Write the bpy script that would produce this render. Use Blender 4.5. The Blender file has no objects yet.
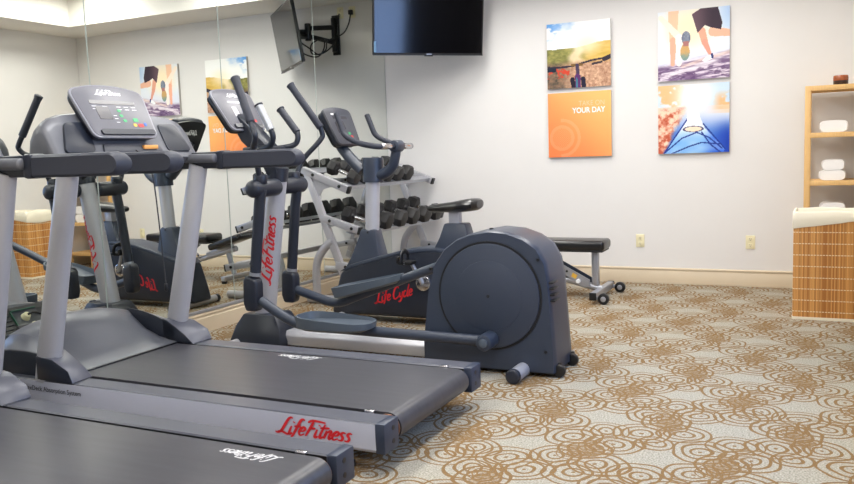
import bpy, bmesh, math, random
from math import sin, cos, pi, radians, sqrt
from mathutils import Vector as V, Matrix

random.seed(7)
SC = bpy.context.scene
COL = SC.collection
ROOM_W, ROOM_D, FRONT = 4.52, 7.668, -1.3        # mirror wall at x=0, back wall at y=ROOM_D
SOFFIT_Z, SOFFIT_W, TRAY_Z = 2.91, 0.67, 3.28

# ------------------------------------------------------------------ materials
def s2l(c):
    return tuple(((x / 255) / 12.92 if x / 255 <= .04045 else ((x / 255 + .055) / 1.055) ** 2.4) for x in c)

def mat(name, rgb, rough=.5, metal=0., spec=.5, noise=0., scale=60., bump=0., coat=0., stretch=None):
    m = bpy.data.materials.new(name); m.use_nodes = True
    nt = m.node_tree; p = nt.nodes['Principled BSDF']
    col = s2l(rgb) + (1,)
    p.inputs['Base Color'].default_value = col
    p.inputs['Roughness'].default_value = rough
    p.inputs['Metallic'].default_value = metal
    p.inputs['Specular IOR Level'].default_value = spec
    p.inputs['Coat Weight'].default_value = coat
    if noise or bump:
        tc = nt.nodes.new('ShaderNodeTexCoord'); n = nt.nodes.new('ShaderNodeTexNoise')
        n.inputs['Scale'].default_value = scale; n.inputs['Detail'].default_value = 4
        src = tc.outputs['Object']
        if stretch:
            mp = nt.nodes.new('ShaderNodeMapping'); mp.inputs['Scale'].default_value = stretch
            nt.links.new(src, mp.inputs['Vector']); src = mp.outputs['Vector']
        nt.links.new(src, n.inputs['Vector'])
        if noise:
            r = nt.nodes.new('ShaderNodeValToRGB')
            r.color_ramp.elements[0].position = .25; r.color_ramp.elements[1].position = .75
            r.color_ramp.elements[0].color = tuple(c * (1 - noise) for c in col[:3]) + (1,)
            r.color_ramp.elements[1].color = tuple(min(1, c * (1 + noise)) for c in col[:3]) + (1,)
            nt.links.new(n.outputs['Fac'], r.inputs['Fac']); nt.links.new(r.outputs['Color'], p.inputs['Base Color'])
        if bump:
            b = nt.nodes.new('ShaderNodeBump'); b.inputs['Strength'].default_value = bump; b.inputs['Distance'].default_value = .004
            nt.links.new(n.outputs['Fac'], b.inputs['Height']); nt.links.new(b.outputs['Normal'], p.inputs['Normal'])
    return m

def emit(name, rgb, strength):
    m = bpy.data.materials.new(name); m.use_nodes = True
    p = m.node_tree.nodes['Principled BSDF']
    p.inputs['Base Color'].default_value = s2l(rgb) + (1,)
    p.inputs['Emission Color'].default_value = s2l(rgb) + (1,)
    p.inputs['Emission Strength'].default_value = strength
    return m

M = dict(
    wall=mat('wall_paint', (230, 228, 226), .75, spec=.25, noise=.012, scale=3, bump=.05),
    soffit=mat('ceiling_paint', (236, 233, 226), .8, spec=.2, noise=.01, scale=4),
    base=mat('baseboard_paint', (212, 196, 170), .4, spec=.4, noise=.02, scale=8),
    silver=mat('silver_paint', (180, 180, 186), .34, metal=.25, spec=.5, noise=.015, scale=90),
    rail_silver=mat('rail_silver', (186, 190, 206), .36, metal=.15, spec=.5, noise=.02, scale=70, stretch=(1, 8, 8)),
    deck_grey=mat('side_deck_grey', (82, 84, 94), .36, metal=.1, spec=.5, noise=.05, scale=200),
    cover=mat('cover_grey', (98, 100, 107), .38, metal=.15, spec=.5, noise=.015, scale=40),
    slate=mat('slate_plastic', (48, 56, 71), .38, spec=.5, noise=.04, scale=250, bump=.03),
    dark=mat('dark_plastic', (33, 38, 50), .36, spec=.5, noise=.03, scale=150),
    grip=mat('grip_rubber', (52, 55, 66), .5, spec=.4, noise=.05, scale=200, bump=.04),
    black=mat('black_plastic', (20, 21, 24), .4, spec=.5, noise=.03, scale=60),
    cap=mat('end_cap_plastic', (44, 53, 72), .4, spec=.5, noise=.04, scale=120),
    belt=mat('belt_rubber', (62, 62, 68), .35, spec=.5, noise=.16, scale=9, bump=.05, stretch=(.35, 3, 1)),
    roller=mat('roller_rubber', (60, 58, 60), .5, spec=.4, noise=.12, scale=60),
    copper=mat('copper_ring', (150, 110, 90), .35, metal=.8, noise=.05, scale=50),
    chrome=mat('chrome', (205, 205, 210), .18, metal=1., noise=.01, scale=40),
    steel=mat('brushed_steel', (175, 178, 186), .35, metal=.7, noise=.03, scale=80),
    face=mat('console_face', (100, 100, 108), .35, spec=.5, noise=.02, scale=50),
    face_dark=mat('console_face_dark', (66, 68, 77), .35, spec=.5, noise=.02, scale=50),
    lcd=mat('lcd', (62, 60, 66), .2, spec=.6, noise=.03, scale=90),
    red=mat('red_lettering', (206, 30, 40), .5, noise=.02, scale=50),
    edge=mat('polished_glass_edge', (158, 168, 162), .3, spec=.5, noise=.02, scale=20),
    fender_top=mat('fender_grey', (84, 86, 97), .36, metal=.1, noise=.02, scale=50),
    greenish=mat('socket_frame_green', (30, 84, 66), .5, noise=.03, scale=40),
    rim=mat('console_rim_grey', (132, 133, 142), .35, metal=.1, noise=.02, scale=50),
    worn=mat('worn_white_lettering', (205, 205, 207), .6, noise=.3, scale=160),
    pedal=mat('pedal_plastic', (74, 84, 96), .45, noise=.04, scale=150),
    drape=mat('charcoal_drape', (40, 38, 40), .9, spec=.1, noise=.08, scale=120),
    sticker=mat('sticker_blue', (84, 118, 150), .5, noise=.02, scale=50),
    white=mat('white_lettering', (240, 240, 242), .5, noise=.01, scale=50),
    faint=mat('faint_lettering', (252, 205, 165), .6, noise=.01, scale=50),
    darktext=mat('dark_lettering', (48, 50, 60), .5, noise=.02, scale=50),
    green=mat('green_key', (70, 170, 110), .5, noise=.02, scale=50),
    redkey=mat('red_key', (205, 60, 60), .5, noise=.02, scale=50),
    yellow=mat('yellow_key', (230, 180, 70), .5, noise=.02, scale=50),
    blue=mat('blue_key', (70, 110, 200), .5, noise=.02, scale=50),
    orange=mat('orange_plastic', (235, 165, 90), .5, noise=.03, scale=50),
    rubber=mat('dumbbell_rubber', (30, 29, 30), .5, spec=.45, noise=.12, scale=40, bump=.06),
    vinyl=mat('black_vinyl', (26, 26, 28), .28, spec=.55, noise=.1, scale=120, bump=.08),
    bamboo=mat('bamboo_wood', (224, 182, 120), .5, noise=.08, scale=14, stretch=(6, 6, .6)),
    towel=mat('white_towel', (246, 245, 244), .95, spec=.1, noise=.02, scale=300, bump=.5),
    liner=mat('cream_liner', (240, 232, 212), .9, spec=.1, noise=.02, scale=200, bump=.25),
    ivory=mat('ivory_plastic', (236, 228, 190), .45, noise=.01, scale=50),
    slot=mat('slot_dark', (90, 84, 70), .6, noise=.02, scale=50),
    canvas=mat('canvas_edge', (196, 190, 186), .8, noise=.03, scale=200),
    amber=mat('amber_glaze', (150, 78, 34), .25, spec=.6, noise=.2, scale=30),
    darkglaze=mat('dark_brown_glaze', (48, 28, 24), .3, spec=.6, noise=.1, scale=30),
    screen=mat('tv_screen', (5, 5, 7), .10, spec=.8, noise=.02, scale=20),
    diffuser=emit('light_diffuser', (255, 250, 240), 6.),
    frame=mat('window_frame_paint', (235, 235, 235), .5, noise=.01, scale=20),
)

# mirror silver: faintly green glass
m = bpy.data.materials.new('mirror_silver'); m.use_nodes = True
p = m.node_tree.nodes['Principled BSDF']
p.inputs['Base Color'].default_value = (.80, .825, .785, 1); p.inputs['Metallic'].default_value = 1; p.inputs['Roughness'].default_value = .006
M['mirror'] = m
# window pane: clear glass that lets daylight through
m = bpy.data.materials.new('window_glass'); m.use_nodes = True
nt = m.node_tree; nt.nodes.clear()
o = nt.nodes.new('ShaderNodeOutputMaterial'); mx = nt.nodes.new('ShaderNodeMixShader'); mx.inputs[0].default_value = .1
t = nt.nodes.new('ShaderNodeBsdfTransparent'); g = nt.nodes.new('ShaderNodeBsdfGlossy'); g.inputs['Roughness'].default_value = .02
nt.links.new(t.outputs[0], mx.inputs[1]); nt.links.new(g.outputs[0], mx.inputs[2]); nt.links.new(mx.outputs[0], o.inputs[0])
M['glass'] = m
# printed pictures read a painted colour attribute
m = bpy.data.materials.new('printed_canvas'); m.use_nodes = True
nt = m.node_tree; p = nt.nodes['Principled BSDF']; a = nt.nodes.new('ShaderNodeAttribute'); a.attribute_name = 'print'
nt.links.new(a.outputs['Color'], p.inputs['Base Color']); p.inputs['Roughness'].default_value = .6; p.inputs['Specular IOR Level'].default_value = .2
M['print'] = m

def hamper_mat():
    m = bpy.data.materials.new('bamboo_slats'); m.use_nodes = True
    nt = m.node_tree; N = nt.nodes.new; L = nt.links.new; p = nt.nodes['Principled BSDF']
    tc = N('ShaderNodeTexCoord'); sp = N('ShaderNodeSeparateXYZ'); L(tc.outputs['Object'], sp.inputs[0])
    def math(op, a, b=None):
        n = N('ShaderNodeMath'); n.operation = op
        for i, v in enumerate((a, b)):
            if v is None: continue
            if isinstance(v, (int, float)): n.inputs[i].default_value = v
            else: L(v, n.inputs[i])
        return n.outputs[0]
    h = math('ADD', sp.outputs[0], sp.outputs[1])
    cell = math('FLOOR', math('MULTIPLY', h, 105))
    wn = N('ShaderNodeTexWhiteNoise'); wn.noise_dimensions = '1D'; L(cell, wn.inputs['W'])
    r = N('ShaderNodeValToRGB'); r.color_ramp.elements[0].color = s2l((176, 112, 50)) + (1,); r.color_ramp.elements[1].color = s2l((226, 168, 96)) + (1,)
    L(wn.outputs['Value'], r.inputs['Fac'])
    gap = math('LESS_THAN', math('FRACT', math('MULTIPLY', h, 105)), .16)
    mix = N('ShaderNodeMix'); mix.data_type = 'RGBA'; L(math('MULTIPLY', gap, .55), mix.inputs['Factor']); L(r.outputs['Color'], mix.inputs['A'])
    mix.inputs['B'].default_value = s2l((120, 70, 30)) + (1,)
    st = math('LESS_THAN', math('FRACT', math('ADD', math('MULTIPLY', sp.outputs[2], 12.3), .3)), .07)
    st = math('MULTIPLY', st, math('GREATER_THAN', math('FRACT', math('MULTIPLY', h, 52)), .25))
    mix2 = N('ShaderNodeMix'); mix2.data_type = 'RGBA'; L(st, mix2.inputs['Factor']); L(mix.outputs['Result'], mix2.inputs['A'])
    mix2.inputs['B'].default_value = s2l((238, 220, 186)) + (1,)
    L(mix2.outputs['Result'], p.inputs['Base Color']); p.inputs['Roughness'].default_value = .5
    return m
M['hamper'] = hamper_mat()

def carpet_mat():
    m = bpy.data.materials.new('patterned_carpet'); m.use_nodes = True
    nt = m.node_tree; N = nt.nodes.new; L = nt.links.new; p = nt.nodes['Principled BSDF']
    def link(v, s):
        if isinstance(v, (int, float)): s.default_value = v
        elif isinstance(v, tuple): s.default_value = v
        else: L(v, s)
    def math(op, a, b=None, c=None):
        n = N('ShaderNodeMath'); n.operation = op
        for i, v in enumerate((a, b, c)):
            if v is not None: link(v, n.inputs[i])
        return n.outputs[0]
    def vm(op, a, b=None, out=0):
        n = N('ShaderNodeVectorMath'); n.operation = op
        link(a, n.inputs[0])
        if b is not None: link(b, n.inputs[1])
        return n.outputs['Value'] if op in ('LENGTH', 'DISTANCE') else n.outputs[0]
    geo = N('ShaderNodeNewGeometry')
    n1 = N('ShaderNodeTexNoise'); n1.inputs['Scale'].default_value = 5.5; n1.inputs['Detail'].default_value = 1; L(geo.outputs['Position'], n1.inputs['Vector'])
    off = vm('MULTIPLY', vm('SUBTRACT', n1.outputs['Color'], (.5, .5, .5)), (.06, .06, 0.))
    pos = vm('ADD', geo.outputs['Position'], off)
    pos = vm('MULTIPLY', pos, (1., 1., 0.))
    CW, CH = .55, .90
    sets = [
        [(.00, .01, .12, .034), (.085, .10, .115, .037), (-.08, .13, .12, .040), (.08, -.12, .12, .038), (-.09, -.09, .11, .035), (.01, -.22, .115, .039), (.02, .235, .105, .036), (.03, .05, .07, .024), (-.03, -.05, .065, .022)],
        [(-.02, .02, .12, .036), (.09, .14, .11, .036), (-.085, .09, .115, .038), (.07, -.10, .115, .035), (-.08, -.14, .12, .040), (-.02, -.24, .10, .037), (-.01, .23, .115, .039), (-.03, .06, .07, .023), (.03, -.04, .065, .024)],
    ]
    acc = None
    for k, circles in enumerate(sets):
        o = (3.837 - CW / 2 - k * CW / 2, 4.177 - CH / 2 - k * CH / 2, 0.)
        q = vm('SUBTRACT', pos, o)
        n = N('ShaderNodeVectorMath'); n.operation = 'MODULO'
        L(vm('ADD', q, (CW * 40, CH * 40, 0.)), n.inputs[0]); n.inputs[1].default_value = (CW, CH, 1.)
        q = vm('SUBTRACT', n.outputs[0], (CW / 2, CH / 2, 0.))
        for (x, y, R, per) in circles:
            x, y, R, per = x * 1.13, y * 1.14, R * 1.10, per * 1.04
            d = vm('DISTANCE', q, (x, y, 0.))
            ring = math('LESS_THAN', math('FRACT', math('ADD', math('DIVIDE', d, per), .12)), .35)
            v = math('MULTIPLY', ring, math('LESS_THAN', d, R))
            acc = v if acc is None else math('MAXIMUM', acc, v)
        core = math('MULTIPLY', math('LESS_THAN', vm('LENGTH', vm('MULTIPLY', q, (1., .6, 0.))), .065), .5)
        acc = math('MAXIMUM', acc, core)
    # yarn texture: loops break up the lines and speckle both colours
    n2 = N('ShaderNodeTexNoise'); n2.inputs['Scale'].default_value = 130; n2.inputs['Detail'].default_value = 2; L(geo.outputs['Position'], n2.inputs['Vector'])
    n3 = N('ShaderNodeTexNoise'); n3.inputs['Scale'].default_value = 2.2; L(geo.outputs['Position'], n3.inputs['Vector'])
    keep = math('GREATER_THAN', n2.outputs['Fac'], .40)
    acc = math('MULTIPLY', acc, math('ADD', math('MULTIPLY', keep, .5), .5))
    r1 = N('ShaderNodeValToRGB'); r1.color_ramp.elements[0].position = .3; r1.color_ramp.elements[1].position = .7
    r1.color_ramp.elements[0].color = s2l((130, 124, 110)) + (1,); r1.color_ramp.elements[1].color = s2l((186, 181, 167)) + (1,)
    L(n2.outputs['Fac'], r1.inputs['Fac'])
    r2 = N('ShaderNodeValToRGB'); r2.color_ramp.elements[0].position = .3; r2.color_ramp.elements[1].position = .7
    r2.color_ramp.elements[0].color = s2l((104, 79, 48)) + (1,); r2.color_ramp.elements[1].color = s2l((146, 115, 76)) + (1,)
    L(n2.outputs['Fac'], r2.inputs['Fac'])
    mx = N('ShaderNodeMix'); mx.data_type = 'RGBA'
    L(acc, mx.inputs['Factor']); L(r1.outputs['Color'], mx.inputs['A']); L(r2.outputs['Color'], mx.inputs['B'])
    L(mx.outputs['Result'], p.inputs['Base Color']); p.inputs['Roughness'].default_value = .95; p.inputs['Specular IOR Level'].default_value = .1
    b = N('ShaderNodeBump'); b.inputs['Strength'].default_value = .5; b.inputs['Distance'].default_value = .006
    L(n2.outputs['Fac'], b.inputs['Height']); L(b.outputs['Normal'], p.inputs['Normal'])
    return m
M['carpet'] = carpet_mat()

# ------------------------------------------------------------------ mesh builder
class B:
    def __init__(self):
        self.bm = bmesh.new()
    def _take(self, t, mi=0, bevel=0, seg=2):
        bmesh.ops.recalc_face_normals(t, faces=t.faces[:])
        if bevel:
            es = [e for e in t.edges if len(e.link_faces) == 2 and e.calc_face_angle(0) > radians(28)]
            bmesh.ops.bevel(t, geom=es, offset=bevel, segments=seg, profile=.5, affect='EDGES', clamp_overlap=True)
        mp = {v: self.bm.verts.new(v.co) for v in t.verts}
        for f in t.faces:
            try:
                nf = self.bm.faces.new([mp[v] for v in f.verts]); nf.material_index = mi or f.material_index
            except ValueError: pass
        t.free(); return self
    def box(self, c, s, bevel=0, rot=None, mi=0, seg=2):
        t = bmesh.new(); bmesh.ops.create_cube(t, size=1)
        for v in t.verts:
            q = V((v.co.x * s[0], v.co.y * s[1], v.co.z * s[2]))
            v.co = (rot @ q if rot else q) + V(c)
        return self._take(t, mi, bevel, seg)
    def loft(self, secs, mi=0, bevel=0, caps=True, seg=2, closed=False):
        t = bmesh.new(); rows = [[t.verts.new(V(q)) for q in s] for s in secs]; n = len(rows[0])
        rng = range(len(rows)) if closed else range(len(rows) - 1)
        for i in rng:
            a, b = rows[i], rows[(i + 1) % len(rows)]
            for j in range(n):
                t.faces.new((a[j], a[(j + 1) % n], b[(j + 1) % n], b[j]))
        if caps and not closed:
            t.faces.new(rows[0][::-1]); t.faces.new(rows[-1])
        return self._take(t, mi, bevel, seg)
    def prism(self, poly, y0, y1, bevel=0, axis='y', mi=0, seg=2):   # poly in the other two axes
        f = {'y': lambda a, b, d: (a, d, b), 'x': lambda a, b, d: (d, a, b), 'z': lambda a, b, d: (a, b, d)}[axis]
        return self.loft([[f(a, b, d) for a, b in poly] for d in (y0, y1)], mi, bevel, seg=seg)
    def tube(self, pts, r, n=14, smooth=0, flat=1., mi=0, capr=0.):
        P = [V(q) for q in pts]
        R = list(r) if isinstance(r, (list, tuple)) else [r] * len(P)
        if smooth:
            Q, S = [], []
            for i in range(len(P) - 1):
                a, b, c, d = P[max(i - 1, 0)], P[i], P[i + 1], P[min(i + 2, len(P) - 1)]
                for k in range(smooth):
                    u = k / smooth
                    Q.append(.5 * (2 * b + (c - a) * u + (2 * a - 5 * b + 4 * c - d) * u * u + (3 * b - a - 3 * c + d) * u ** 3))
                    S.append(R[i] * (1 - u) + R[i + 1] * u)
            P, R = Q + [P[-1]], S + [R[-1]]
        if capr:      # rounded ends
            d0 = (P[0] - P[1]).normalized(); d1 = (P[-1] - P[-2]).normalized(); r0, r1 = R[0], R[-1]
            A, C = [], []
            for k in range(1, 5):
                t_ = k / 4 * pi / 2 * .96
                A.append((P[0] + d0 * sin(t_) * r0 * capr, r0 * cos(t_))); C.append((P[-1] + d1 * sin(t_) * r1 * capr, r1 * cos(t_)))
            P = [a[0] for a in A[::-1]] + P + [c[0] for c in C]; R = [a[1] for a in A[::-1]] + R + [c[1] for c in C]
        T = [(P[min(i + 1, len(P) - 1)] - P[max(i - 1, 0)]).normalized() for i in range(len(P))]
        up = V((0, 0, 1)) if abs(T[0].z) < .9 else V((1, 0, 0))
        nrm = (up - T[0] * up.dot(T[0])).normalized(); secs = []
        for i, q in enumerate(P):
            nrm = (nrm - T[i] * nrm.dot(T[i])).normalized(); bi = T[i].cross(nrm)
            secs.append([q + (nrm * cos(2 * pi * k / n) + bi * sin(2 * pi * k / n) * flat) * R[i] for k in range(n)])
        return self.loft(secs, mi)
    def cyl(self, a, b, r0, r1=None, n=24, bevel=0, mi=0):
        r1 = r0 if r1 is None else r1
        a, b = V(a), V(b); d = (b - a).normalized(); up = V((0, 0, 1)) if abs(d.z) < .9 else V((1, 0, 0))
        x = (up - d * up.dot(d)).normalized(); y = d.cross(x)
        return self.loft([[q + (x * cos(2 * pi * k / n) + y * sin(2 * pi * k / n)) * r for k in range(n)] for q, r in ((a, r0), (b, r1))], mi, bevel)
    def lathe(self, prof, c, n=28, mi=0):
        return self.loft([[V((c[0] + r * cos(2 * pi * k / n), c[1] + r * sin(2 * pi * k / n), c[2] + z)) for k in range(n)] for r, z in prof], mi)

def obj(name, b, mats, parent=None, off=None, angle=35):
    me = bpy.data.meshes.new(name)
    bm = b.bm if isinstance(b, B) else b
    if off is not None:
        for v in bm.verts: v.co -= V(off)
    bm.to_mesh(me); bm.free()
    for mm in (mats if isinstance(mats, (list, tuple)) else [mats]): me.materials.append(M[mm])
    me.polygons.foreach_set('use_smooth', [True] * len(me.polygons)); me.set_sharp_from_angle(angle=radians(angle))
    o = bpy.data.objects.new(name, me); COL.objects.link(o)
    if parent: o.parent = parent
    return o

def tag(o, label, cat, group=None):
    o['label'] = label; o['category'] = cat
    if group: o['group'] = group
    return o

def structure(name, b, m):
    o = obj(name, b, m); o['kind'] = 'structure'; return o

class Thing:      # an Empty at the thing's base; parts are given in room coordinates
    def __init__(self, name, loc, label, cat, group=None):
        self.loc = V(loc); self.o = bpy.data.objects.new(name, None); COL.objects.link(self.o)
        self.o.location = loc; self.o.empty_display_size = .1; tag(self.o, label, cat, group)
    def part(self, name, b, m, parent=None, label=None, angle=35):
        o = obj(name, b, m, parent or self.o, self.loc, angle)
        if label: o['label'] = label
        return o

    def each(self, name, b, m, parent=None, label=None):      # every loose piece becomes a part of its own
        bm = b.bm; bm.verts.ensure_lookup_table(); seen = set(); out = []
        for v0 in bm.verts:
            if v0 in seen: continue
            isl, todo = [], [v0]; seen.add(v0)
            while todo:
                v = todo.pop(); isl.append(v)
                for e in v.link_edges:
                    w_ = e.other_vert(v)
                    if w_ not in seen: seen.add(w_); todo.append(w_)
            nb = B(); mp = {v: nb.bm.verts.new(v.co) for v in isl}
            for f in {f for v in isl for f in v.link_faces}:
                nf = nb.bm.faces.new([mp[v] for v in f.verts]); nf.material_index = f.material_index
            out.append(self.part(name, nb, m, parent, label))
        bm.free(); return out

def copy_tree(o, parent=None):
    c = o.copy(); COL.objects.link(c)
    if parent: c.parent = parent
    for ch in list(o.children): copy_tree(ch, c)
    return c

# ------------------------------------------------------------------ brush lettering
GL = {
 'L': (.52, [[(.50, .98), (.36, 1.02), (.26, .8), (.14, .15), (-.02, .0), (-.16, .06)], [(-.04, .06), (.2, .08), (.5, -.03), (.62, .03)]]),
 'i': (.20, [[(.06, .5), (.05, .08), (.12, .0), (.2, .1)], [(.10, .72), (.12, .78)]]),
 'f': (.30, [[(.42, .92), (.3, 1.0), (.2, .8), (.1, .0), (.02, -.22)], [(.0, .5), (.34, .54)]]),
 'e': (.34, [[(.06, .24), (.24, .28), (.3, .42), (.2, .52), (.08, .4), (.05, .15), (.16, .0), (.34, .12)]]),
 'F': (.50, [[(.24, .95), (.2, .6), (.1, .0)], [(-.02, .84), (.2, 1.0), (.85, .94)], [(.16, .5), (.46, .54)]]),
 't': (.30, [[(.16, .86), (.1, .15), (.16, .0), (.28, .1)], [(-.02, .6), (.44, .66)]]),
 'n': (.38, [[(.06, .5), (.04, .0)], [(.05, .28), (.2, .5), (.28, .46), (.27, .1), (.32, .0), (.4, .1)]]),
 's': (.32, [[(.28, .46), (.16, .52), (.08, .4), (.22, .2), (.2, .03), (.02, .04)]]),
 'C': (.56, [[(.5, .82), (.4, 1.0), (.16, .85), (.04, .4), (.14, .04), (.34, .02), (.56, .2)]]),
 'y': (.36, [[(.06, .5), (.06, .15), (.16, .06), (.28, .2)], [(.32, .5), (.26, .0), (.12, -.3), (-.06, -.26)]]),
 'c': (.32, [[(.28, .42), (.18, .52), (.06, .34), (.06, .1), (.16, .0), (.32, .12)]]),
 'l': (.20, [[(.2, 1.0), (.08, .3), (.06, .08), (.12, .0), (.22, .1)]]),
}
def script_width(text): return sum(GL[c][0] for c in text)
GL[' '] = (.22, [])
def script(text, fn, w=.055, slant=.28, wide=1.):
    """brush strokes of a word as flat ribbons; fn maps (x, y) in cap heights to room space"""
    bm = bmesh.new(); x0 = 0
    for ch in text:
        adv, strokes = GL[ch]
        for st in strokes:
            P = [V((x + x0 + y * slant, y)) for x, y in st]; Q = []
            for i in range(len(P) - 1):
                a, b, c, d = P[max(i - 1, 0)], P[i], P[i + 1], P[min(i + 2, len(P) - 1)]
                for k in range(4):
                    u = k / 4
                    Q.append(.5 * (2 * b + (c - a) * u + (2 * a - 5 * b + 4 * c - d) * u * u + (3 * b - a - 3 * c + d) * u ** 3))
            Q.append(P[-1]); n = len(Q); L_, R_ = [], []
            for i, q in enumerate(Q):
                t = (Q[min(i + 1, n - 1)] - Q[max(i - 1, 0)]).normalized(); nn = V((-t.y, t.x))
                ww = w * (.55 + .65 * sin(pi * (i + .6) / (n + .2)))
                L_.append(bm.verts.new(fn((q + nn * ww).x * wide, (q + nn * ww).y))); R_.append(bm.verts.new(fn((q - nn * ww).x * wide, (q - nn * ww).y)))
            for i in range(n - 1):
                bm.faces.new((R_[i], R_[i + 1], L_[i + 1], L_[i]))
        x0 += adv
    return bm

def plane_map(o, xd, yd, size, lift=0):
    o, xd, yd = V(o), V(xd).normalized(), V(yd).normalized(); n = xd.cross(yd) * lift
    return lambda x, y: o + n + xd * x * size + yd * y * size

def print_text(text, o, xd, yd, size, lift=.0015, align='LEFT', bold=0., squeeze=1.):
    c = bpy.data.curves.new('lettering', 'FONT'); c.body = text; c.size = 1; c.align_x = align; c.offset = bold
    t = bpy.data.objects.new('lettering', c); COL.objects.link(t)
    me = bpy.data.meshes.new_from_object(t.evaluated_get(bpy.context.evaluated_depsgraph_get()))
    bpy.data.objects.remove(t); bpy.data.curves.remove(c)
    bm = bmesh.new(); bm.from_mesh(me); bpy.data.meshes.remove(me)
    f = plane_map(o, xd, yd, size, lift)
    for v in bm.verts: v.co = f(v.co.x * squeeze, v.co.y)
    return bm

def frame_rot(x, y, z):
    m_ = Matrix((V(x), V(y), V(z))).transposed(); return m_

def rrect(w0, w1, h, r, arch=0., n=5):
    """rounded quadrilateral outline, bottom width w0, top width w1, optional arched top"""
    cs = [(-w0 / 2, -h / 2), (w0 / 2, -h / 2), (w1 / 2, h / 2), (-w1 / 2, h / 2)]; out = []
    for i, c in enumerate(cs):
        c = V(c); a = (V(cs[i - 1]) - c).normalized(); b = (V(cs[(i + 1) % 4]) - c).normalized()
        for k in range(n + 1):
            u = k / n; p0, p2 = c + a * r, c + b * r
            out.append((1 - u) ** 2 * p0 + 2 * u * (1 - u) * c + u * u * p2)
        if i == 2 and arch:
            for k in range(1, 8): out.append(V((w1 / 2 - r - (w1 - 2 * r) * k / 8, h / 2)))
    if arch: out = [V((q.x, q.y + (arch * (1 - (2 * q.x / w1) ** 2) if q.y > 0 else 0) * max(0, q.y) / (h / 2))) for q in out]
    return out

def slab(b, outline, c, xd, yd, d0, d1, bevel=0, mi=0, shrink=1.):
    c, xd, yd = V(c), V(xd).normalized(), V(yd).normalized(); n = xd.cross(yd)
    return b.loft([[c + xd * q.x * k + yd * q.y * k + n * d for q in outline] for d, k in ((d0, shrink), (d1, 1.))], mi, bevel)

# ================================================================== ROOM
EPS = .012
structure('floor', B().box(((ROOM_W) / 2, (ROOM_D + FRONT) / 2, -.05), (ROOM_W + .3, ROOM_D - FRONT + .3, .1)), 'carpet')
structure('wall_left', B().box((-EPS - .06, (ROOM_D + FRONT) / 2, 1.65), (.12, ROOM_D - FRONT + .2, 3.3)), 'wall')
structure('wall_back', B().box((ROOM_W / 2, ROOM_D + .06, 1.65), (ROOM_W + .3, .12, 3.3)), 'wall')
structure('wall_front', B().box((ROOM_W / 2, FRONT - .06, 1.65), (ROOM_W + .3, .12, 3.3)), 'wall')
WY0, WY1, WZ0, WZ1 = 2.7, 4.75, .75, 2.35
b = B(); X = ROOM_W + .06
b.box((X, (FRONT + WY0) / 2, 1.65), (.12, WY0 - FRONT, 3.3)); b.box((X, (ROOM_D + WY1) / 2, 1.65), (.12, ROOM_D - WY1, 3.3))
b.box((X, (WY0 + WY1) / 2, WZ0 / 2), (.12, WY1 - WY0, WZ0)); b.box((X, (WY0 + WY1) / 2, (3.3 + WZ1) / 2), (.12, WY1 - WY0, 3.3 - WZ1))
structure('wall_right', b, 'wall')
# tray ceiling: a low soffit round the walls and a raised middle
b = B(); W, D0, D1, s = ROOM_W, FRONT, ROOM_D, SOFFIT_W
b.box((s / 2 - .05, (D0 + D1) / 2, (SOFFIT_Z + 3.34) / 2), (s + .1, D1 - D0, 3.34 - SOFFIT_Z))
b.box((W - s / 2 + .05, (D0 + D1) / 2, (SOFFIT_Z + 3.34) / 2), (s + .1, D1 - D0, 3.34 - SOFFIT_Z))
b.box((W / 2, D1 - s / 2 + .05, (SOFFIT_Z + 3.34) / 2), (W - 2 * s, s + .1, 3.34 - SOFFIT_Z))
b.box((W / 2, D0 + s / 2 - .05, (SOFFIT_Z + 3.34) / 2), (W - 2 * s, s + .1, 3.34 - SOFFIT_Z))
b.box((W / 2, (D0 + D1) / 2, TRAY_Z + .03), (W - 2 * s, D1 - D0 - 2 * s, .06))
structure('ceiling', b, 'soffit')

PROF = [(0, 0), (.020, 0), (.020, .108), (.015, .116), (.015, .124), (.019, .130), (.019, .138), (.010, .1465), (0, .1465)]
structure('baseboard_back', B().prism([(ROOM_D - d, z) for d, z in PROF], 0, ROOM_W, axis='x'), 'base')
structure('baseboard_left', B().prism([(-EPS + d * 1.6, z) for d, z in PROF], FRONT, ROOM_D - .02), 'base')
structure('baseboard_right', B().prism([(ROOM_W - d, z) for d, z in PROF], FRONT, ROOM_D - .02), 'base')
structure('baseboard_front', B().prism([(FRONT + d, z) for d, z in PROF], 0, ROOM_W, axis='x'), 'base')
structure('trim_1', B().box((.002, (ROOM_D + FRONT) / 2, .160), (.022, ROOM_D - FRONT - .04, .022), .003), 'steel')

# window in the right wall, beside and behind the camera's right shoulder
b = B(); yc, zc = (WY0 + WY1) / 2, (WZ0 + WZ1) / 2
for y in (WY0 + .03, yc, WY1 - .03): b.box((ROOM_W + .05, y, zc), (.07, .06, WZ1 - WZ0), .006)
for z in (WZ0 + .03, WZ1 - .03): b.box((ROOM_W + .05, yc, z), (.068, WY1 - WY0, .06), .006)
wf = structure('window_1', b, 'frame')
obj('window_pane', B().box((ROOM_W + .055, yc, zc), (.006, WY1 - WY0 - .08, WZ1 - WZ0 - .08)), 'glass', wf)
obj('window_sill', B().box((ROOM_W + .0, yc, WZ0 - .015), (.10, WY1 - WY0 + .1, .03), .006), 'frame', wf)

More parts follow.
